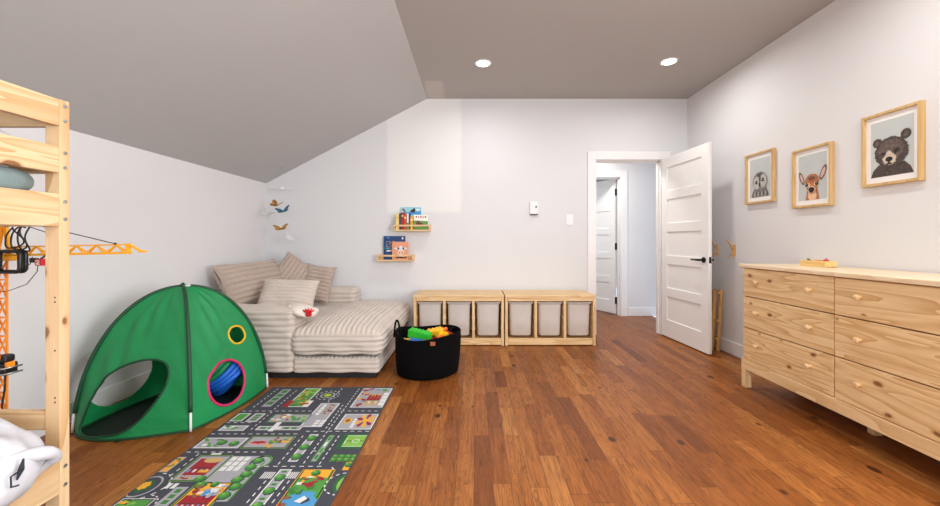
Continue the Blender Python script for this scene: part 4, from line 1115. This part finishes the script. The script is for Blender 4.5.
for k in 'LFRB':
    b = bm_new(); tube(b, [pole_pt(k, PI/2*i/30, .012) for i in range(3, 31)], .011, 10); obj('pole_sleeve', b, TDARK, r)
    b = bm_new(); tube(b, [pole_pt(k, PI/2*i/30, .02)+Vector((0, 0, .004)) for i in range(0, 5)], .0065, 10); o = obj('pole_tip', b, WHPL, r); o['label'] = 'white pole end'
b = bm_new(); sphere(b, (TC.x, TC.y, TH+.002), .024, .024, .014); cyl(b, (TC.x, TC.y, TH), (TC.x, TC.y, TH+.022), .008); obj('hub', b, TDARK, r)
b = bm_new(); [box(b, TC.x+s*.03-.012, TC.x+s*.03+.012, TC.y-.012, TC.y+.012, TH-.003, TH+.01, .003) for s in (-1, 1)]; o = obj('white_clip', b, WHPL, r); o['label'] = 'white hub clip'
b = bm_new(); tube(b, [p+Vector((0, 0, .008)) for p in rim], .007, 8, closed=True)
obj('hem', b, TDARK, r)
# collapsed play tunnel stored inside the tent
TB = cloth('tunnel_blue', (30, 110, 220)); TG2 = cloth('tunnel_green', (30, 150, 90))
r = empty('play_tunnel', (-1.78, 2.52, .01), 'blue and green play tunnel squashed flat inside the tent', 'play tunnel')
b = bm_new(); bg = bm_new()
view = Vector((-.545, .838, 0)); rt = Vector((.838, .545, 0)); up = Vector((0, 0, 1))
ax = (rt*.64-up*.77+view*.12).normalized(); u_ = (rt*.77+up*.64).normalized(); w_ = ax.cross(u_).normalized()
for k in range(9):
    c = Vector((-1.768, 2.672, .222))+ax*(.030*(k-2.5)); R0 = .158-.006*(k % 3)
    if k > 5: c = Vector((-1.768, 2.672, .222))+ax*.075+view*.035*(k-4.5)-Vector((0, 0, .030*(k-5))); R0 = .115
    pts = [c+u_*(R0*math.cos(2*PI*i/40))+w_*(R0*math.sin(2*PI*i/40))+ax*(.004*math.sin(2*PI*i/40*3+k)) for i in range(40)]
    tube(bg if k in (0, 1, 2) else b, pts, .017, 10, closed=True)
obj('blue_ring_cloth', b, TB, r); obj('green_ring_cloth', bg, TG2, r)

# ------------------------------------------------------------------ bunk bed
PX1, PX0 = -1.402, -1.452
BXL = -2.36
NY0, NY1 = -.76, -.73
FY0, FY1 = 1.303, 1.335
r = empty('bunk_bed', (-1.88, .28, 0), 'natural pine bunk bed with white and green bedding', 'bunk bed')
for x0, x1 in ((PX0, PX1), (BXL, BXL+.05)):
    for y0, y1 in ((FY0, FY1), (NY0, NY1)):
        b = bm_new(); box(b, x0, x1, y0, y1, 0, 1.572, .002); obj('post', b, BEDW['z'], r)
for z0, z1 in ((1.481, 1.570), (1.322, 1.411), (1.141, 1.251), (.235, .345)):
    for x in (PX1-.024, BXL):
        b = bm_new(); box(b, x, x+.0235, NY1+.001, FY0-.001, z0, z1, .002); obj('side_rail', b, BEDW['y'], r)
for z0, z1 in ((1.481, 1.570), (1.322, 1.411), (1.141, 1.251), (.448, .512), (.235, .345)):
    for y in (FY0+.004, NY0+.004):
        b = bm_new(); box(b, BXL+.05, PX0, y, y+.022, z0, z1, .002); obj('end_rail', b, BEDW['x'], r)
for z in (1.14, .24):
    b = bm_new()
    for k in range(13): box(b, BXL+.03, PX1-.03, NY1+.06+.152*k, NY1+.13+.152*k, z, z+.016, .001)
    obj('slats', b, BEDW['x'], r)
for z in (1.552, 1.502, 1.392, 1.342, 1.226, 1.166, .322, .258):
    b = bm_new(); cyl(b, (PX1-.001, (FY0+FY1)/2, z), (PX1+.003, (FY0+FY1)/2, z), .006, seg=14)
    o = obj('bolt', b, STEEL, r); o['label'] = 'steel bolt head'
b = bm_new()
for z in (.90, .885, .72, .56, .545):
    cyl(b, (PX1-.016, FY0+.001, z), (PX1-.016, FY0-.0006, z), .003, seg=10)
obj('screw_holes', b, plain('hole_dark', (70, 48, 30), .8), r)
SHEET = plain('mattress_white', (232, 230, 228), .9)
for z, lab in ((1.156, 'white mattress on the upper bunk'), (.257, 'white mattress on the lower bunk')):
    b = bm_new(); box(b, BXL+.045, PX1-.04, NY1+.02, FY0-.02, z, z+.08, .03, seg=4); tag(obj('mattress', b, SHEET, None, (-1.88, .28, z), smooth=True), lab, 'mattress', 'bunk bed mattresses')
WCL = plain('white_cotton', (204, 204, 209), .9, var=.03, nscale=22, bmp=.9)
SAGE = plain('sage_cotton', (124, 142, 142), .9, var=.06, nscale=22, bmp=.9)
def puff(name, label, cat, loc, rot, w, h, t, mat, e=3.2, seed=0, wr=.012, n=72, ce=.55):
    """soft full pillow: rounded-rectangle outline, thick to the rim, with folds"""
    bm = bm_new(); rs = random.Random(seed); ph = [rs.uniform(0, 6) for _ in range(8)]
    def fn(u, v):
        th, la = 2*PI*u, PI*(v-.5)
        cx, sx = math.cos(th), math.sin(th); k = (abs(cx)**e+abs(sx)**e)**(-1/e)
        cl = math.copysign(abs(math.cos(la))**ce, math.cos(la)); z = t/2*math.sin(la)
        x, y = w/2*cx*k*cl, h/2*sx*k*cl
        a, c = x/w*2, y/h*2
        f = math.sin(7*c+3*a+ph[0]+1.5*math.sin(3*a+ph[1]))+.6*math.sin(13*c-6*a+ph[2])+.5*math.sin(11*a+4*c+ph[3])+.35*math.sin(23*c+9*a+ph[4])
        z += wr*f*abs(math.sin(la))**.5*math.copysign(1, z)
        g = 1+.03*math.sin(5*th+ph[5])*abs(math.cos(la))
        return Vector((x*g, y*g, z))
    surf(bm, fn, n, n//2, cu=True)
    bmesh.ops.remove_doubles(bm, verts=bm.verts[:], dist=.0008)
    o = obj(name, bm, mat, None); o.location = loc; o.rotation_euler = rot; BASE[o.name] = (0, 0, 0)
    return tag(o, label, cat)
puff('duvet', 'folded sage green duvet on the upper bunk', 'duvet', (-1.75, .715, 1.283), (0, 0, 0), .65, 1.15, .085, SAGE, e=14, seed=5, wr=.009, ce=.14)
puff('pillow', 'white pillow leaning at the end of the upper bunk', 'pillow', (-1.77, 1.20, 1.415), basis((1, 0, -.25), (0, -1, .35)), .66, .22, .10, WCL, seed=6, wr=.004)
# white pillow drooping over the lower side rail
wp_ = puff('pillow', 'white pillow drooping over the lower bunk side rail', 'pillow', (-1.625, 1.065, .445), (R_(4), R_(9), R_(-6)), .68, .44, .20, WCL, seed=8, wr=.014, n=110)
b = bm_new()
# turned-back hem of the pillow case and its dark tie
pts = []
for i in range(33):
    a = 2*PI*i/32; pts.append((.285+.02*math.sin(2*a)+.012*math.sin(3*a+1), .175*math.cos(a), .07*math.sin(a)))
tube(b, pts[:-1], [.017+.004*math.sin(5*k) for k in range(32)], 12, closed=True)
obj('case_hem', b, WCL, wp_, world=False)
b = bm_new(); tube(b, [(.325, .075, .072), (.340, .06, .052), (.350, .045, .034)], [.002, .007, .002], 8); tube(b, [(.345, .06, .055), (.352, .03, .055), (.362, .025, .03), (.356, .045, .02)], .0025, 6)
o = obj('tie', b, plain('dark_tie', (40, 46, 52), .8), wp_, world=False); o['label'] = 'dark fabric tie'

# ------------------------------------------------------------------ toy crane behind the bed
CY = plain('crane_yellow', (255, 178, 20), .4, var=.03); CO = plain('crane_orange', (250, 148, 24), .4, var=.03)
CX, CYY = -2.165, 1.75
def mg(n, px, py, Y=CYY): pass
r = empty('toy_crane', (CX, CYY, 0), 'tall yellow toy tower crane behind the bunk bed', 'toy crane')
b = bm_new(); box(b, CX-.13, CX+.13, CYY-.13, CYY+.13, 0, .035, .01); cyl(b, (CX, CYY, .03), (CX, CYY, .06), .08); obj('base', b, BLKPL, r)
def lattice(b, p0, p1, hw, n, rr=.0045, axis='z'):
    p0, p1 = Vector(p0), Vector(p1); cs = [(-1, -1), (1, -1), (1, 1), (-1, 1)]
    f = lambda s, t: p0.lerp(p1, t)+Vector((s[0]*hw, s[1]*hw, 0))
    for s in cs: beam(b, f(s, 0), f(s, 1), rr*2, rr*2, .001)
    for i in range(n):
        for k in range(4):
            a, c = cs[k], cs[(k+1) % 4]
            beam(b, f(a, i/n), f(c, (i+1)/n) if i % 2 else f(c, (i+1)/n), rr*1.4, rr*1.4, 0); beam(b, f(a, i/n), f(c, i/n), rr*1.4, rr*1.4, 0)
b = bm_new(); lattice(b, (CX, CYY, .05), (CX, CYY, 1.0), .019, 11, .0035); obj('tower', b, CO, r)
b = bm_new(); box(b, CX-.045, CX+.045, CYY-.04, CYY+.04, 1.0, 1.03, .004)
for s in (-1, 1): beam(b, (CX+s*.03, CYY-.02, 1.03), (CX+.005, CYY-.02, 1.20), .016, .012); beam(b, (CX+s*.03, CYY+.02, 1.03), (CX+.005, CYY+.02, 1.20), .016, .012)
box(b, CX-.012, CX+.02, CYY-.026, CYY+.026, 1.19, 1.215, .003); obj('tower_head', b, CY, r)
JX1, JZ = -1.49, 1.050
b = bm_new()
x0 = CX+.04
def jz(x): return 1.026+(x-x0)*(.012/.6)
for y in (CYY-.010, CYY+.010): beam(b, (x0, y, jz(x0)), (JX1-.075, y, jz(JX1-.075)), .009, .010, .001)
beam(b, (x0+.02, CYY, jz(x0)+.038), (JX1-.09, CYY, jz(JX1)+.036), .006, .006, .001)
n = 6; st = (JX1-.09-x0)/n
for i in range(n):
    xa = x0+st*i; xm = xa+st/2
    for y in (CYY-.010, CYY+.010):
        beam(b, (xa, y, jz(xa)), (xm, CYY, jz(xm)+.038), .005, .005, 0); beam(b, (xm, CYY, jz(xm)+.038), (xa+st, y, jz(xa+st)), .005, .005, 0)
    beam(b, (xa, CYY-.010, jz(xa)), (xa, CYY+.010, jz(xa)), .005, .005, 0)
xe = JX1-.08
beam(b, (xe, CYY, jz(xe)), (xe-.004, CYY, jz(xe)+.042), .016, .012, .001); beam(b, (xe, CYY, jz(xe)+.04), (JX1-.025, CYY, jz(JX1)+.006), .010, .008, .001); box(b, JX1-.03, JX1, CYY-.008, CYY+.008, jz(JX1)+.0, jz(JX1)+.010, .003)
obj('jib', b, CY, r)
b = bm_new(); tube(b, [(CX+.005, CYY, 1.205), (-1.63, CYY, 1.078)], .0022, 6); tube(b, [(CX+.005, CYY-.01, 1.205), (-1.93, CYY, 1.125), (-1.90, CYY, 1.09)], .0018, 6); sphere(b, (-1.63, CYY, 1.078), .006); obj('stay_cable', b, BLKPL, r)
b = bm_new(); tx = .032
box(b, -1.962+tx, -1.93+tx, CYY-.06, CYY-.035, .982, 1.012, .003)
tube(b, [(-1.95+tx, CYY-.045, 1.012), (-1.95+tx, CYY-.02, 1.03)], .004, 8, mi=1); box(b, -1.992+tx, -1.962+tx, CYY-.055, CYY-.04, .995, 1.016, .003, mi=1)
zz = .986
stroke(b, [(x+tx-.002, zz+z*.85) for x, z in ((-1.954, .019), (-1.948, .023), (-1.940, .021), (-1.939, .015), (-1.953, .004), (-1.937, .004))], CYY-.0606, .0045, 2)
o = obj('trolley', b, [plain('trolley_red', (196, 26, 34), .4), BLKPL, WHPL], r); o['label'] = 'red trolley box with white mark'
# operator cab with black looped frame
b = bm_new()
pts = rrect(-2.045, 0, .058, .045, .018, 0, 5)
tube(b, [(p[0], CYY-.065, 1.0+p[1]) for p in pts], .0085, 10, closed=True); tube(b, [(p[0]-.004, CYY-.04, 1.0+p[1]) for p in pts], .0085, 10, closed=True)
box(b, -2.19, -2.098, CYY-.09, CYY-.035, .955, .966, .003); box(b, -2.19, -2.098, CYY-.09, CYY-.035, 1.034, 1.047, .003); box(b, -2.11, -2.098, CYY-.09, CYY-.035, .955, 1.047, .003)
for x in (-2.19, -2.145): box(b, x, x+.008, CYY-.09, CYY-.035, .955, 1.047, .002)
obj('cab_frame', b, BLKPL, r)
b = bm_new(); box(b, -2.185, -2.11, CYY-.084, CYY-.045, .966, 1.034, .002); o = obj('cab_window', b, plain('cab_glass', (176, 196, 214), .2), r); o['label'] = 'pale blue cab window'
# tangled rope hanging from the tower head
b = bm_new(); q_ = random.Random(4)
for k in range(3):
    pts = []; x = -1.985-.026*k; w = .022+.006*k
    for i in range(25):
        a = 2*PI*i/24; pts.append((x+w*math.sin(a)+.006*math.sin(3*a+k), CYY-.05+.012*math.cos(2*a+k), 1.105+.06*math.cos(a)*(1-.12*k)))
    tube(b, pts, .0032, 6)
tube(b, [(-2.14, CYY-.045, 1.16), (-2.10, CYY-.05, 1.09), (-2.15, CYY-.05, 1.06), (-2.2, CYY-.05, 1.04)], .0032, 6)
tube(b, [(-2.14, CYY-.045, 1.165), (-2.06, CYY-.05, 1.155), (-2.02, CYY-.05, 1.165), (-1.98, CYY-.05, 1.15)], .0035, 6)
tube(b, [(-2.03, CYY-.04, 1.035), (-2.01, CYY-.045, .985), (-1.985, CYY-.045, .975), (-1.965, CYY-.045, .99), (-1.955, CYY-.045, 1.02)], .002, 6)
tube(b, [(-1.93, CYY-.045, .99), (-1.935, CYY-.045, .955), (-1.98, CYY-.045, .90), (-2.06, CYY-.045, .87), (-2.15, CYY-.05, .86)], .0016, 6)
obj('rope_tangle', b, BLKPL, r)
# winch motor on the tower
b = bm_new()
box(b, -2.10, -2.045, CYY-.075, CYY-.02, .50, .555, .008); box(b, -2.095, -2.05, CYY-.07, CYY-.025, .555, .59, .01)
for z in (.505, .53): tube(b, [(-2.11, CYY-.08, z), (-2.035, CYY-.082, z+.006), (-2.03, CYY-.02, z+.006)], .004, 6, mi=1)
box(b, -2.086, -2.064, CYY-.08, CYY-.07, .575, .592, .003, mi=2); box(b, -2.05, -2.036, CYY-.07, CYY-.04, .535, .56, .003, mi=2)
obj('winch', b, [BLKPL, STEEL, CO], r)
b = bm_new(); tube(b, [(-2.07, CYY-.05, .50), (-2.072, CYY-.05, .44), (-2.085, CYY-.05, .36), (-2.068, CYY-.05, .31), (-2.075, CYY-.05, .285), (-2.12, CYY-.05, .28)], .0035, 6)
tube(b, [(-2.13, CYY-.045, .82), (-2.105, CYY-.05, .79), (-2.10, CYY-.05, .74), (-2.13, CYY-.05, .70)], .0035, 6); obj('power_cord', b, BLKPL, r)

# ------------------------------------------------------------------ butterfly mobile
MX, MY = -2.13, 4.27
mz = ZL+(MX-XL)*sl
r = empty('butterfly_mobile', (MX, MY, mz), 'hanging mobile of gold, blue and white butterflies in corner', 'mobile')
b = bm_new(); cyl(b, (MX, MY, mz-.0055), (MX, MY, mz-.014), .008); tube(b, [(MX, MY, mz-.01), (MX+.008, MY, mz-.02), (MX, MY, mz-.028)], .002, 6); obj('hook', b, STEEL, r)
b = bm_new(); tube(b, [(MX, MY, mz-.02), (MX, MY, 1.67)], .0008, 5)
ARMS = [(-.13, .02), (.13, -.02), (-.02, -.13), (.02, .13)]
BF = [(-.01, -.10, 1.475, 'gold'), (.075, -.12, 1.41, 'blue'), (-.13, -.05, 1.38, 'white'), (.04, -.10, 1.22, 'gold2'), (.13, -.04, 1.11, 'white2')]
for dx, dy, z, c in BF: tube(b, [(MX+dx*.9, MY+dy*.9, 1.668), (MX+dx, MY+dy, z)], .0006, 4)
obj('string', b, plain('string', (214, 212, 208), .7), r)
b = bm_new()
tube(b, [(MX-.135, MY+.03, 1.676), (MX+.135, MY-.03, 1.664)], .0025, 8); tube(b, [(MX-.09, MY-.12, 1.668), (MX+.09, MY+.12, 1.672)], .0025, 8); obj('crossbar', b, WHPL, r)
b = bm_new(); sphere(b, (MX, MY, 1.672), .022); obj('ball', b, WHPL, r)
colr = dict(gold=(206, 138, 28), blue=(30, 132, 170), white=(236, 234, 230), gold2=(214, 150, 40), white2=(238, 238, 238))
def butterfly(dx, dy, z, c, tilt):
    b = bm_new(); M = Matrix.Translation((MX+dx, MY+dy, z)) @ Euler((R_(35), tilt, R_(20*(1 if dx > 0 else -1)))).to_matrix().to_4x4()
    for s in (-1, 1):
        for outline in ([(0, .004), (.02, .034), (.05, .042), (.062, .026), (.046, .004), (.0, -.004)], [(0, -.002), (.04, -.002), (.046, -.02), (.03, -.034), (.012, -.026), (0, -.012)]):
            top = [M @ Vector((s*x*1.25, y*1.3, abs(x)*.5)) for x, y in outline]
            n = [p+(M.to_3x3() @ Vector((0, 0, .0012))) for p in top]
            a1 = [b.verts.new(p) for p in top]; a2 = [b.verts.new(p) for p in n]
            b.faces.new(a1); b.faces.new(a2[::-1])
            for i in range(len(a1)): b.faces.new((a1[i], a2[i], a2[(i+1) % len(a1)], a1[(i+1) % len(a1)]))
    wings = b
    w = obj('butterfly', wings, fur('wing_'+c, colr[c], tuple(int(v*(.8 if c.startswith('white') else .45)) for v in colr[c]), 40 if not c.startswith('white') else 10), r)
    w['label'] = {'gold': 'gold', 'blue': 'turquoise blue', 'white': 'white', 'gold2': 'gold', 'white2': 'white'}[c]+' butterfly'
    b = bm_new(); tube(b, [M @ Vector((0, .022, .001)), M @ Vector((0, 0, .002)), M @ Vector((0, -.026, .001))], [.002, .0035, .0015], 8)
    obj('body', b, WHPL if c.startswith('white') else BLKPL, w)
for (dx, dy, z, c), t in zip(BF, (.2, -.3, .35, -.15, .3)): butterfly(dx, dy, z, c, t)
